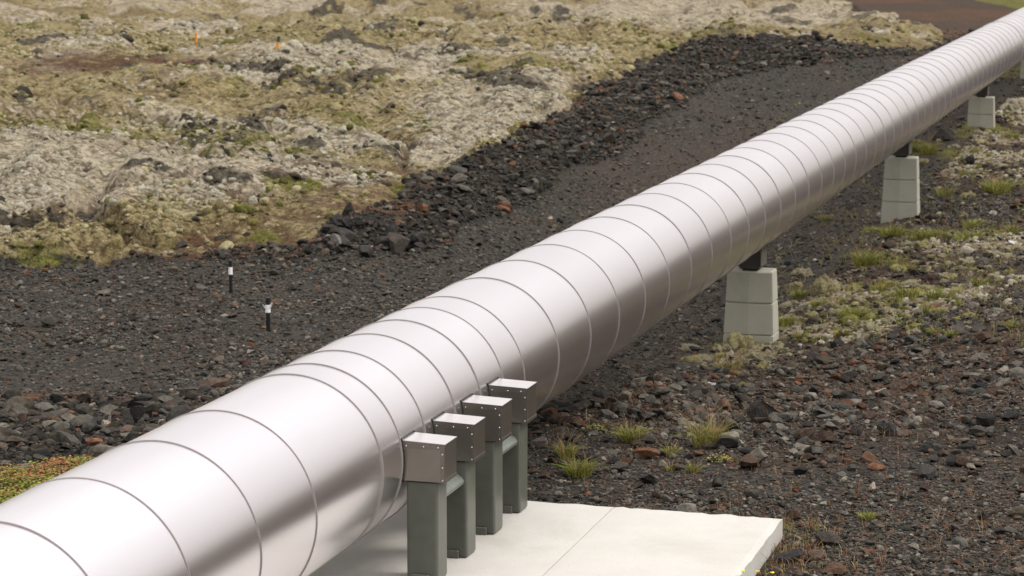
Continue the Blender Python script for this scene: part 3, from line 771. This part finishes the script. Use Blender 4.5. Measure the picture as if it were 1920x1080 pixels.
def right_side(Z, x, y, r):
    if CUR_D > .09: return right_side0(Z, x, y, r)*np.interp(Z['py'], (600, 720, 870, 900), (.7, 1.2, 1.2, .22))
    return right_side0(Z, x, y, r)
def right_side0(Z, x, y, r):
    return Z['right']*(1-.8*Z['moss'])*(1-.5*Z['green'])*(.35+.65*sstep(-.4, .3, fbm(x*.5, y*.4, 66, 3)))
def make_stuff(name, classes, dens, label, rust, pale, dark=1.0):
    X, Y, S, X2, Y2, S2 = [], [], [], [], [], []
    global CUR_D
    for d, cov in classes:
        CUR_D = d
        x, y = sample(d, cov, dens); s = d*np.exp(RNG.normal(0, .22, len(x)))
        if d < .055: X.append(x); Y.append(y); S.append(s)
        else: X2.append(x); Y2.append(y); S2.append(s)
    xs, ys, s1 = map(np.concatenate, (X, Y, S)); xl, yl, s2 = map(np.concatenate, (X2, Y2, S2))
    a = stones(name, xs, ys, s1, SM, ICO1[1], palette(len(xs), rust, pale, dark))
    b = stones(name, xl, yl, s2, MD, ICO2[1], palette(len(xl), rust, pale, dark))
    print(name, len(xs), len(xl))
    # join both into one mesh
    bmj = bmesh.new(); 
    bmj.free()
    o = obj(name, a); o2 = bpy.data.objects.new('tmp', b)
    va = np.empty(len(a.vertices)*3, np.float32); a.vertices.foreach_get('co', va); vb = np.empty(len(b.vertices)*3, np.float32); b.vertices.foreach_get('co', vb)
    fa = np.empty(len(a.polygons)*3, np.int32); a.loops.foreach_get('vertex_index', fa); fb = np.empty(len(b.polygons)*3, np.int32); b.loops.foreach_get('vertex_index', fb)
    ca = np.empty(len(a.vertices)*4, np.float32); a.attributes['tint'].data.foreach_get('color', ca); cb = np.empty(len(b.vertices)*4, np.float32); b.attributes['tint'].data.foreach_get('color', cb)
    V = np.concatenate([va.reshape(-1, 3), vb.reshape(-1, 3)]); Fc = np.concatenate([fa.reshape(-1, 3), fb.reshape(-1, 3)+len(a.vertices)])
    C = np.concatenate([ca.reshape(-1, 4)[:, :3], cb.reshape(-1, 4)[:, :3]])
    me = np_mesh(name, V, Fc, M_CHIP, cols={'tint': C}); o.data = me
    bpy.data.objects.remove(o2); bpy.data.meshes.remove(a); bpy.data.meshes.remove(b)
    tag(o, label, 'gravel', kind='stuff')
make_stuff('gravel', [(.02, .16), (.03, .16), (.045, .17), (.07, .13), (.10, .09), (.14, .03)], yard, 'dark grey crushed gravel of the yard and track left of the pipe', .035, .035)
make_stuff('rubble', [(.03, .15), (.045, .2), (.07, .25), (.11, .25), (.17, .28), (.26, .2)], rubble_left, 'black lava rubble of the banks left of the pipe', .04, .02, .62)
make_stuff('loose_stones', [(.02, .3), (.03, .26), (.045, .2), (.07, .16), (.11, .18), (.16, .16)], right_side, 'brown and black lava stones right of the pipe', .065, .05)

# woolly moss lumps standing on the moss field and on the mossy patches -------------
def moss_lumps():
    X, Y, S = [], [], []
    def dens(Z, x, y, r):
        return Z['moss']*(1-.8*Z['brown'])*(1-.5*Z['green'])*(1-.8*Z['fiss'])*np.where(Z['right'], .7, .62)*(.12+.88*sstep(-.35, .4, fbm(x*.6, y*.45, 201, 3)))
    for d, cov, vis in [(.05, .22, .0012), (.08, .40, .00135), (.13, .36, .0016), (.20, .12, .0020), (.30, .05, .0028)]:
        x, y = sample(d, cov, dens, 24, 150, vis); right = pipe_u(x, y) > 0
        k = ~(right & (d > .15)) & ((d < .18) | (np.hypot(x, y) > 62) | (RNG.random(len(x)) < .25)); x, y = x[k], y[k]; X.append(x); Y.append(y); S.append(d*np.exp(RNG.normal(0, .25, len(x))))
    x, y, sz = map(np.concatenate, (X, Y, S)); Z = zones(x, y); n = len(x); q = RNG.random(n)
    pale = np.array([(.31,.28,.215), (.34,.315,.245), (.27,.24,.18), (.22,.19,.14)])[RNG.integers(0, 4, n)]
    och = np.array([(.245,.208,.11), (.19,.158,.08), (.285,.25,.145), (.13,.108,.05)])[RNG.integers(0, 4, n)]
    gr = np.array([(.10,.10,.025), (.14,.13,.04), (.07,.065,.02)])[RNG.integers(0, 3, n)]
    dk = np.array([(.035,.030,.025), (.05,.043,.033), (.08,.062,.045)])[RNG.integers(0, 3, n)]
    c = np.where((q < np.clip((Z['pale']-.5-.18*Z['right'])*3+.5, .04, .96))[:, None], pale, och)
    c = np.where((RNG.random(n) < Z['green']*.8+.14*Z['right'])[:, None], gr, c)
    c = np.where((RNG.random(n) < np.clip(Z['crag_shade']*.65+Z['brown']*.4, 0, .65)+.004)[:, None], dk, c)*RNG.uniform(.88, 1.12, (n, 1))
    T = [v*(1+.55*fbm(v[:,0]*2+i, v[:,1]*2+v[:,2], i, 2))[:, None] for i, v in enumerate([ICO2[0]]*10)]
    me = stones('moss_lumps', x, y, sz, T, ICO2[1], c, .60, .85); me.materials.clear(); me.materials.append(M_WOOL)
    me.polygons.foreach_set('use_smooth', np.ones(len(me.polygons), bool)); print('lumps', n)
    tag(obj('moss_lumps', me), 'pale woolly fringe moss growing in lumps over the lava field', 'moss', kind='stuff')
def wool():
    m, n, b = mat('woolly_moss'); c = coord(n); f = noise(n, c, 22, 5, .75)
    col = mix(n, 1.0, attr(n, 'tint', 'Color'), ramp(n, f, [(.32, g3(.45)), (.5, g3(1)), (.68, g3(1.4))]), 'MULTIPLY')
    n.links.new(col, b.inputs['Base Color']); b.inputs['Roughness'].default_value = .95; b.inputs['Specular IOR Level'].default_value = .1
    bump(n, b, f, 1.0, .04); return m
M_WOOL = wool(); moss_lumps()

# individual rocks -------------------------------------------------
def rock_mesh(seed, mt):
    rng = np.random.default_rng(seed); V = cut(ICO4[0], rng, 13, .34, .78)
    nrm = ICO4[0]
    f = fbm(V[:,0]*2.2+seed+V[:,2]*1.3, V[:,1]*2.2+V[:,2]*1.7, seed, 4)
    g = fbm(V[:,0]*9+V[:,2]*5, V[:,1]*9-V[:,2]*6, seed+3, 2)
    V = V + nrm*(f*.05+g*.018)[:, None]
    V[:, 2] -= V[:, 2].min()
    V /= np.abs(V[:, :2]).max()*2
    me = np_mesh('rock', V, ICO4[1], mt, smooth=True)
    return me
RM = [rock_mesh(100+i, M_ROCK) for i in range(14)]; RMR = [rock_mesh(200+i, M_RUSTR) for i in range(4)]; RMP = [rock_mesh(300+i, M_PALER) for i in range(4)]
for me in RM+RMR+RMP:
    try: me.set_sharp_from_angle(angle=R_(32))
    except Exception: pass
PLACED = []
def rock(px, py, wpx, label, group=None, me=None, hr=.75, name='rock', cat='rock', rz=None):
    """a rock whose foot is seen at px,py and which is wpx photo pixels wide"""
    p = at(px, py); d = math.sqrt(p[0]**2+p[1]**2+(CAM_H-p[2])**2); wd = wpx*d/F_PX
    o = obj(name, me or RM[RNG.integers(len(RM))], None, (p[0], p[1], p[2]-.06*wd))
    o.scale = (wd, wd*RNG.uniform(.7, 1.0), wd*hr*RNG.uniform(.85, 1.15)); o.rotation_euler = (RNG.uniform(-.15, .15), RNG.uniform(-.15, .15), rz if rz is not None else RNG.uniform(0, 6.28))
    tag(o, label, cat, group); return o
for a in [
    (632, 466, 46, 'pale tan boulder among the black rocks at the end of the bank', None, RMP[0], .75),
    (745, 474, 56, 'largest rounded grey boulder right of the pale tan one', None, RM[0], .85),
    (690, 482, 40, 'dark boulder at the foot of the bank below the pale tan one', None, RM[1], .75),
    (655, 408, 32, 'black boulder standing on top of the end of the rock bank', None, RM[2], .9),
    (345, 473, 26, 'lone dark rock on the rusty earth left of the bank', None, RM[3], .6),
    (1052, 418, 22, 'small lone black rock on the track beside the pipe', None, RM[4], .7),
    (932, 463, 26, 'flat dark stone on the gravel close to the pipe', None, RM[5], .45),
    (1535, 682, 48, 'blocky black boulder on the moss past the nearest pedestal', None, RM[6], .6),
    (1592, 720, 50, 'peaked black boulder in the rusty patch right of the pipe', None, RM[7], .85),
    (1304, 660, 32, 'small black boulder left of the nearest pedestal foot', None, RM[8], .7),
    (1666, 815, 50, 'leaning black boulder alone amid the rubble slope', None, RM[9], .75),
    (1362, 842, 52, 'grey-black boulder behind the red leafed plant', None, RM[10], .7),
    (1430, 793, 68, 'broad black boulder behind the tallest grass tuft', None, RM[11], .65),
    (1880, 694, 38, 'pale grey rounded stone near the right edge', None, RMP[1], .45),
    (1005, 838, 44, 'pale lichen-covered boulder right of the farthest green post', None, RMP[2], .75),
    (1467, 834, 32, 'small whitish stone in the middle of the rubble', None, RMP[3], .5),
    (1487, 1052, 72, 'speckled grey boulder beside the slab corner', None, RM[12], .6),
    (1545, 1022, 66, 'brown-grey slab-like rock behind the speckled boulder', None, RM[13], .55),
    (1570, 1076, 60, 'reddish brown rocks heap stone at the bottom edge', None, RMR[0], .6),
    (1405, 878, 60, 'rusty dark boulder at the foot of the rubble slope', None, RMR[1], .6),
    (1550, 826, 70, 'wide rusty brown flat rock left of the leaning black boulder', None, RMR[2], .4),
    (1735, 622, 30, 'black stone on the crest of the dark slope', None, RM[3], .8),
    (1695, 235, 60, 'big black lava lump below the pipe before the short pedestal', None, RM[5], .6),
    (1772, 262, 50, 'black lava lump right of the short pedestal shade', None, RM[2], .5),
    (1820, 310, 30, 'upright black stone on the pale moss at right', None, RM[1], .9),
    (1505, 890, 44, 'charcoal rock just behind the fine gravel, left part', None, RM[4], .55),
    (1735, 895, 56, 'broad charcoal rock at the rubble edge, right part', None, RM[8], .45),
    (1850, 640, 40, 'dark brown stone high on the right slope', None, RMR[3], .6),
    (1160, 882, 44, 'black rock between grass tufts behind the slab', None, RM[9], .7),
    (1215, 905, 50, 'flat grey rock lying behind the slab edge', None, RM[0], .5),
    (100, 830, 56, 'large brown-grey rock at the middle of the left bank', None, RMR[0], .65),
    (218, 790, 44, 'tan-brown block on the left bank close to the pipe', None, RMR[1], .8),
    (15, 870, 30, 'grey rock poking from the green ground cover', None, RM[7], .9)]: rock(*a)
def rocks_region(n, fn, wlo, whi, label, group, rust=.1, pale=.04):
    for _ in range(n):
        px, py = fn(); wpx = wlo+(whi-wlo)*RNG.random()**2
        q = RNG.random(); me = RMR[RNG.integers(4)] if q < rust else RMP[RNG.integers(4)] if q > 1-pale else None
        rock(px, py, wpx, label, group, me, RNG.uniform(.45, .85))
U = lambda a, b: RNG.uniform(a, b)
def along(line, lo, hi):
    def f():
        x = U(line[0][0], line[-1][0]); y0 = np.interp(x, [q[0] for q in line], [q[1] for q in line]); return x, y0+U(lo, hi)*np.interp(x, (500, 1400), (1, .75))
    return f
rocks_region(42, along([(600,444),(800,440)], -22, 34), 20, 44, 'dark angular rock heaped at the near end of the rock bank', 'heaped rocks at the bank end', .03, .02)
rocks_region(52, along([(800,385),(950,300),(1100,225),(1300,110)], -25, 50), 12, 26, 'black lava rock on the bank between moss and track', 'lava rocks on the bank', .03, 0)
rocks_region(46, lambda: (U(0, 390), U(765, 850)), 22, 46, 'broken grey-brown rock on the bank at lower left', 'broken rocks on the left bank', .16, .04)
rocks_region(80, lambda: (U(1030, 1915), U(735, 885)), 18, 48, 'dark broken rock on the rubble slope right of the pipe', 'broken rocks on the right slope', .2, .05)
rocks_region(30, lambda: (U(1500, 1915), U(900, 1070)), 12, 30, 'loose rock on the fine gravel right of the slab', 'loose rocks beyond the slab', .3, .1)
rocks_region(30, lambda: (U(1200, 1900), U(600, 735)), 12, 34, 'dark rock on the mossy ground beyond the slope', 'dark rocks on the mossy ground', .2, .05)

# ------------------------------------------------------------------ moss cushions
def cushion_mesh(seed):
    V = ICO4[0].copy(); rng = np.random.default_rng(seed)
    f = fbm(V[:,0]*2+seed, V[:,1]*2+V[:,2], seed, 3); g = fbm(V[:,0]*8, V[:,1]*8+V[:,2]*4, seed+1, 3)
    V = V*(1+f*.8+g*.2)[:, None]; V[:, 2] = np.maximum(V[:, 2], -.2); V /= 2.2
    return np_mesh('moss_cushion', V, ICO4[1], M_CUSH, smooth=True)
CM = [cushion_mesh(400+i) for i in range(8)]
def cushion(px, py, wpx, label='pale woolly moss cushion on the dark rubble right of the pipe', hr=.6):
    p = at(px, py); d = math.sqrt(p[0]**2+p[1]**2+(CAM_H-p[2])**2); wd = wpx*d/F_PX
    o = obj('moss_cushion', CM[RNG.integers(8)], None, (p[0], p[1], p[2]-.01)); o.scale = (wd, wd*.8, wd*hr); o.rotation_euler = (0, 0, U(0, 6.28))
    tag(o, label, 'moss', 'moss cushions right of the pipe')
def mc():
    q = RNG.random()
    if q < .4: return RNG.normal(1580, 100), RNG.normal(580, 36)
    if q < .7: return RNG.normal(1790, 90), RNG.normal(500, 45)
    if q < .9: return RNG.normal(1390, 60), RNG.normal(668, 14)
    return U(1700, 1910), U(180, 400)
k = 0
while k < 260:
    px, py = mc()
    if px > 1915 or px < 1290 or py < 150 or (1345 < px < 1465 and py < 645): continue
    x_pipe = 2332-(py+187)/.72
    if px < x_pipe+10: continue
    cushion(px, py, (14+26*RNG.random()**1.5)*np.interp(py, (200, 600), (.7, 1))); k += 1
cushion(1547, 555, 62, 'largest domed moss cushion beside the nearest pedestal', 1.0)
cushion(1385, 650, 60, 'yellow-green moss mound at the foot of the nearest pedestal', .8)

# ------------------------------------------------------------------ grass and plants
def blades(n, h, spread, pal, rng, lean=.5, wd=.004, x0=0, y0=0, z0=0, curve=.4):
    a = rng.uniform(0, 6.283, n); rr = spread*np.sqrt(rng.random(n)); bx, by = x0+rr*np.cos(a), y0+rr*np.sin(a)
    hh = h*rng.uniform(.45, 1.1, n); la = a+rng.normal(0, .7, n); ln = lean*rng.uniform(.1, 1.1, n)
    dx, dy = np.cos(la)*ln*hh, np.sin(la)*ln*hh
    fa = rng.uniform(0, 3.14, n); wx, wy = np.cos(fa)*wd, np.sin(fa)*wd
    V = np.stack([np.stack([bx-wx, by-wy, z0+0*bx-.01], 1), np.stack([bx+wx, by+wy, z0+0*bx-.01], 1),
                  np.stack([bx+dx*.35+wx*.8, by+dy*.35+wy*.8, z0+hh*.55], 1), np.stack([bx+dx*.35-wx*.8, by+dy*.35-wy*.8, z0+hh*.55], 1),
                  np.stack([bx+dx*(1+curve)-wx*.15, by+dy*(1+curve)-wy*.15, z0+hh*(1-ln*curve*.6)], 1), np.stack([bx+dx*(1+curve)+wx*.15, by+dy*(1+curve)+wy*.15, z0+hh*(1-ln*curve*.6)], 1)], 1)
    c = np.array(pal)[rng.integers(0, len(pal), n)]*rng.uniform(.7, 1.3, (n, 1))
    Fq = np.array([[0, 1, 2, 3], [3, 2, 5, 4]])
    return V, Fq, c
def blade_obj(name, parts, loc=None):
    Vs, Fs, Cs, o = [], [], [], 0
    for V, Fq, c in parts:
        n, k = V.shape[:2]; Vs.append(V.reshape(-1, 3)); Fs.append((Fq[None]+(np.arange(n)*k)[:, None, None]).reshape(-1, Fq.shape[1])+o); Cs.append(np.repeat(c, k, 0)); o += n*k
    me = np_mesh(name, np.concatenate(Vs), np.concatenate(Fs), M_LEAF, cols={'tint': np.concatenate(Cs)})
    return obj(name, me, None, loc)
GRN = [(.14,.16,.025), (.19,.20,.035), (.26,.25,.05), (.11,.13,.025)]
DRY = [(.28,.20,.09), (.36,.27,.14), (.22,.13,.06), (.30,.16,.09)]
RED = [(.20,.075,.05), (.28,.12,.08), (.16,.09,.06)]
def tuft(px, py, wpx, hpx, label, green=.7, n=160, dry_h=1.7):
    p = at(px, py); d = math.sqrt(p[0]**2+p[1]**2+(CAM_H-p[2])**2); w_, h_ = wpx*d/F_PX, hpx*d/F_PX
    parts = [blades(int(n*1.6*green)+4, h_, w_*.32, GRN, RNG, .95, .0016+.00005*d), blades(int(n*(1-green)*.7)+6, h_*dry_h, w_*.35, DRY, RNG, .7, .0008+.00003*d)]
    o = blade_obj('grass_tuft', parts, (p[0], p[1], p[2])); tag(o, label, 'grass', 'grass tufts right of the pipe')
for a in [
    (1085, 893, 70, 34, 'yellow-green grass tuft just behind the slab beside the far post', .75, 260),
    (1062, 858, 46, 30, 'upper left small grass tuft near the farthest green post', .6, 160),
    (1185, 830, 52, 34, 'round green grass tuft in front of the black rubble', .8, 260),
    (1325, 838, 80, 50, 'tallest tuft with long dry stalks in the rubble', .45, 380),
    (1258, 856, 34, 24, 'small thin grass tuft left of the tallest tuft', .6, 90),
    (1300, 886, 26, 20, 'little yellow grass tuft at the foot of the slope', .6, 80),
    (1258, 884, 24, 14, 'low yellow tuft near the back edge of the slab', .6, 60),
    (1622, 500, 60, 34, 'large yellow grass tuft on the mossy ground past the pedestal', .75, 260),
    (1600, 598, 80, 24, 'green grass patch among pale moss cushions', .85, 320),
    (1752, 560, 40, 24, 'bright green tuft between moss cushions at right', .9, 160),
    (1700, 560, 60, 22, 'olive tuft left of the bright green one', .8, 160),
    (1672, 450, 60, 26, 'yellow-green grass at the left end of the long grass strip', .8, 260),
    (1740, 450, 80, 20, 'middle of the long grass strip beyond the second pedestal', .85, 300),
    (1820, 446, 80, 16, 'right part of the long grass strip', .8, 240),
    (1897, 446, 26, 20, 'small yellow tuft closing the grass strip at the right edge', .8, 90),
    (1870, 360, 90, 18, 'vivid green grass carpet near the right edge', .9, 400),
    (1740, 288, 46, 26, 'grass tuft behind the second pedestal', .7, 200),
    (1718, 284, 30, 20, 'bright green tuft touching the second pedestal top', .9, 120),
    (1475, 615, 40, 22, 'olive tuft right of the nearest pedestal foot', .8, 140),
    (1365, 700, 70, 30, 'sparse dry grass below the nearest pedestal', .3, 160),
    (1625, 975, 44, 14, 'bright green little plant on the fine gravel', .95, 140)]: tuft(*a)
for _ in range(34):
    px_, py_ = U(1480, 1905), U(215, 640)
    if px_ < 2332-(py_+187)/.72+40 or abs(px_-1690) < 45 and py_ < 420: continue
    tuft(px_, py_, U(26, 60), U(10, 20), 'low yellow-green grass clump scattered on the mossy ground right of the pipe', U(.6, .9), 110)
def stuff_grass(name, n, fn, h, pal, label, wd=.002):
    X = []
    parts = []
    pts = [fn() for _ in range(n)]
    for (px, py) in pts:
        p = at(px, py)
        if on_slab(p[0], p[1], .0): continue
        parts.append(blades(int(RNG.integers(4, 10)), h*U(.6, 1.3), .05, pal, RNG, .6, wd, p[0], p[1], p[2]))
    o = blade_obj(name, parts); tag(o, label, 'grass', kind='stuff'); return o
stuff_grass('dry_grass', 150, lambda: (RNG.normal(1470, 50), U(975, 1085)), .10, DRY+RED+GRN[:2], 'dry brown and green grass along the slab corner')
stuff_grass('reddish_stalks', 220, lambda: (U(1010, 1900), U(640, 1075)), .13, RED+DRY, 'thin reddish dry stalks scattered over the rubble', .0014)
stuff_grass('yellow_grass', 650, lambda: (U(1430, 1918), U(190, 650)), .12, GRN+DRY[:2], 'thin yellow-green grass scattered between the moss cushions', .0035)
# flowers
for i, (px, py) in enumerate([(1393, 1070), (1421, 1071), (1448, 1073)]):
    p = at_z(px, py, PADZ+.03); e = empty('yellow_flower', (p[0], p[1], PADZ-.14))
    tag(e, ['yellow flower at the very edge of the slab', 'middle yellow flower beside the slab', 'right-hand yellow flower farthest from the slab'][i], 'flower', 'yellow flowers by the slab')
    V, Fq, c = blades(3, .15, .004, GRN, RNG, .05, .0018, curve=.1); me = np_mesh('stem', V.reshape(-1, 3), np.concatenate([Fq+k*6 for k in range(3)]), M_LEAF, cols={'tint': np.repeat(c, 6, 0)}); obj('stem', me, e)
    bm = bmesh.new(); bmesh.ops.create_cone(bm, segments=14, radius1=.006, radius2=.014, depth=.012, cap_ends=True, matrix=Matrix.Translation((0, 0, .165)))
    for v in bm.verts:
        if v.co.z > .17: v.co.z += random.uniform(-.004, .004)
    bm_obj('blossom', bm, M_YEL if 'M_YEL' in globals() else globals().setdefault('M_YEL', plain('petal_yellow', (.75,.55,.02), .6, 0, .1)), e)
# red-green leafed plants
def leaf_quads(n, x, y, z, size, pal):
    a = RNG.uniform(0, 6.28, n); t = RNG.uniform(-.9, .9, n); s = size*RNG.uniform(.6, 1.4, n)
    ux, uy = np.cos(a), np.sin(a); vx, vy, vz = -uy*np.cos(t), ux*np.cos(t), np.sin(t)
    P = np.stack([x, y, z], 1); Uv = np.stack([ux, uy, 0*ux], 1)*s[:, None]; Vv = np.stack([vx, vy, vz], 1)*s[:, None]*.55
    V = np.stack([P-Uv, P-Vv, P+Uv, P+Vv], 1); c = np.array(pal)[RNG.integers(0, len(pal), n)]*RNG.uniform(.7, 1.35, (n, 1))
    return V, np.array([[0, 1, 2, 3]]), c
LEAFP = [(.20,.22,.02), (.30,.28,.03), (.14,.17,.02), (.36,.16,.05), (.30,.33,.05)]
for (px, py, wpx, lab) in [(1118, 806, 40, 'bright yellow-green leafy plant behind the farthest post'), (1350, 866, 50, 'leafy plant with reddish tips under the grey-black boulder')]:
    p = at(px, py); d = float(np.hypot(p[0], p[1])); w_ = wpx*d/F_PX; n = 170
    r = np.sqrt(RNG.random(n))*w_*.5; a = RNG.uniform(0, 6.28, n)
    parts = [leaf_quads(n, r*np.cos(a), r*np.sin(a), .015+RNG.random(n)*w_*.45*(1-r/(w_*.6)), .009, LEAFP), blades(14, w_*.4, w_*.2, RED, RNG, .5, .002)]
    # quads of both kinds share four corners
    o = blade_obj('leafy_plant', [parts[0]] + [], (p[0], p[1], p[2])); tag(o, lab, 'plant', 'leafy plants in the rubble')
# creeping ground cover at lower left
n = 42000
px = RNG.uniform(-30, 420, n); py = RNG.uniform(835, 1000, n)
zt = np.full(n, .95); rx = (px-CX)/F_PX; ry = -(py-CY)/F_PX
dirs = FW[None]+np.stack([rx, 0*rx, 0*rx], 1)+UP[None]*ry[:, None]
for _ in range(4):
    t = (zt-CAM_H)/dirs[:, 2]; x, y = dirs[:, 0]*t, dirs[:, 1]*t; zt = base_h(x, y)
zt, Z = ground(x, y)
keep = (1.5*fbm(x*2.2, y*2.2, 15, 3)+np.interp(py, (835, 862, 915), (-1, -.35, .35))+.35*Z['green'] > .12) & (pipe_u(x, y) < -.4)
x, y, zt = x[keep], y[keep], zt[keep]
mo = np.maximum(0, fbm(x*5, y*5, 19, 3))
dd = fbm(x*1.6, y*1.6, 23, 3)
pal_g = np.array([(.16,.19,.018), (.24,.25,.025), (.10,.13,.015), (.32,.30,.05)]); 
V, Fq, c = leaf_quads(len(x), x, y, zt+.008+RNG.random(len(x))*.05+mo*.10, .012, [(.16,.19,.018), (.24,.25,.025), (.10,.13,.015), (.32,.30,.05), (.20,.22,.02)])
orange = (dd+RNG.normal(0, .25, len(x)) > .36); oc = np.array([(.42,.16,.06), (.34,.10,.04), (.45,.24,.10)])[RNG.integers(0, 3, len(x))]*RNG.uniform(.6, 1.2, (len(x), 1))
c = np.where(orange[:, None], oc, c)*np.array([.72, .70, .8])
o = blade_obj('ground_cover', [(V, Fq, c)]); tag(o, 'low green and orange creeping plants at lower left beside the pipe', 'ground cover', kind='stuff')

# ------------------------------------------------------------------ stakes
def stake(name, px, py, hpx, wpx, label, kind):
    p = at(px, py); d = math.sqrt(p[0]**2+p[1]**2+(CAM_H-p[2])**2); h = hpx*d/F_PX*1.01; r = wpx*d/F_PX/2
    if kind != 'black': p[2] += .05
    e = empty(name, p, U(0, 3)); tag(e, label, 'stake', 'black marker stakes' if kind == 'black' else 'orange markers')
    if kind == 'black':
        bm = bmesh.new(); bmesh.ops.create_cone(bm, segments=20, radius1=r, radius2=r, depth=h+.1, cap_ends=True, matrix=Matrix.Translation((0, 0, (h-.1)/2)))
        bmesh.ops.bevel(bm, geom=[q for q in bm.edges if abs(q.verts[0].co.z-q.verts[1].co.z) < 1e-5], offset=r*.2, segments=1, affect='EDGES')
        bm_obj('rod', bm, M_BLACK, e)
        bm = bmesh.new(); t0, t1 = h*.56, h*.78
        bmesh.ops.create_cone(bm, segments=20, radius1=r*1.22, radius2=r*1.16, depth=t1-t0, cap_ends=True, matrix=Matrix.Translation((0, 0, (t0+t1)/2)))
        tape = bm_obj('tape', bm, M_TAPE, e)
        if wpx > 7.5:
            e.rotation_euler.z = 0
            for sx in (-1, 1):
                bm = bmesh.new()
                vs = [bm.verts.new(q) for q in ((sx*r*.3, -r*1.25, t1-.05), (sx*r*1.3, -r*.9, t1-.045), (sx*r*2.5, -r*.8, t1+.022+.012*sx), (sx*r*1.9, -r*.9, t1+.02+.014*sx))]
                bm.faces.new(vs); bmesh.ops.solidify(bm, geom=bm.faces[:], thickness=.003); bm_obj('tape_end', bm, M_TAPE, tape)
    else:
        split = .5 if kind == 'two' else 1.0
        lean = .16 if kind == 'two' else 0
        bm = bmesh.new(); bmesh.ops.create_cone(bm, segments=16, radius1=r, radius2=r, depth=h*split+.25, cap_ends=True, matrix=Matrix.Translation((0, 0, (h*split-.25)/2)))
        bmesh.ops.bevel(bm, geom=bm.edges[:], offset=r*.1, segments=1, affect='EDGES')
        bm_obj('tube', bm, M_ORANGE, e)
        if split < 1:
            bm = bmesh.new(); bmesh.ops.create_cone(bm, segments=16, radius1=r*.98, radius2=r*.9, depth=h*(1-split), cap_ends=True, matrix=Matrix.Translation((0, 0, h*(split+(1-split)/2)+.001)))
            bm_obj('cap', bm, M_DGREEN, e)
        else:
            bm = bmesh.new(); bmesh.ops.create_cone(bm, segments=16, radius1=r*1.15, radius2=r*1.0, depth=h*.12, cap_ends=True, matrix=Matrix.Translation((0, 0, h*1.06)))
            bm_obj('cap', bm, M_ORANGE, e)
        e.rotation_euler = (0, lean, 0)
stake('marker_stake', 433, 549, 61, 6.4, 'black marker stake with white tape, farther and more to the left', 'black')
stake('marker_stake', 503, 622, 64, 8.0, 'black marker stake with flapping white tape, nearer the pipe', 'black')
stake('orange_marker', 520, 112, 22, 6.5, 'orange marker with dark green top leaning on the moss', 'two')
stake('orange_marker', 368, 74, 14, 5, 'small plain orange marker far away at upper left', 'one')

# ------------------------------------------------------------------ litter scraps
def scrap(px, py, wpx, label, mt, name='paper_scrap'):
    p = at(px, py); d = math.sqrt(p[0]**2+p[1]**2+(CAM_H-p[2])**2); w_ = wpx*d/F_PX
    bm = bmesh.new(); rnd = random.Random(int(px))
    g = [[bm.verts.new(((i/4-.5)*w_, (j/3-.5)*w_*.7, .04+w_*.25*rnd.random())) for j in range(4)] for i in range(5)]
    for i in range(4):
        for j in range(3): bm.faces.new((g[i][j], g[i+1][j], g[i+1][j+1], g[i][j+1]))
    bmesh.ops.solidify(bm, geom=bm.faces[:], thickness=.003)
    o = bm_obj(name, bm, mt, None); o.location = Vector([float(q) for q in p]); o.rotation_euler = (U(-.3, .3), U(-.3, .3), U(0, 6)); tag(o, label, 'litter')
scrap(1332, 730, 24, 'crumpled white scrap among black stones below the nearest pedestal', M_TAPE)
scrap(1899, 464, 20, 'crumpled white scrap on stones at the right edge', M_TAPE)
scrap(1651, 72, 12, 'tiny white scrap on the far slope above the track', M_TAPE)
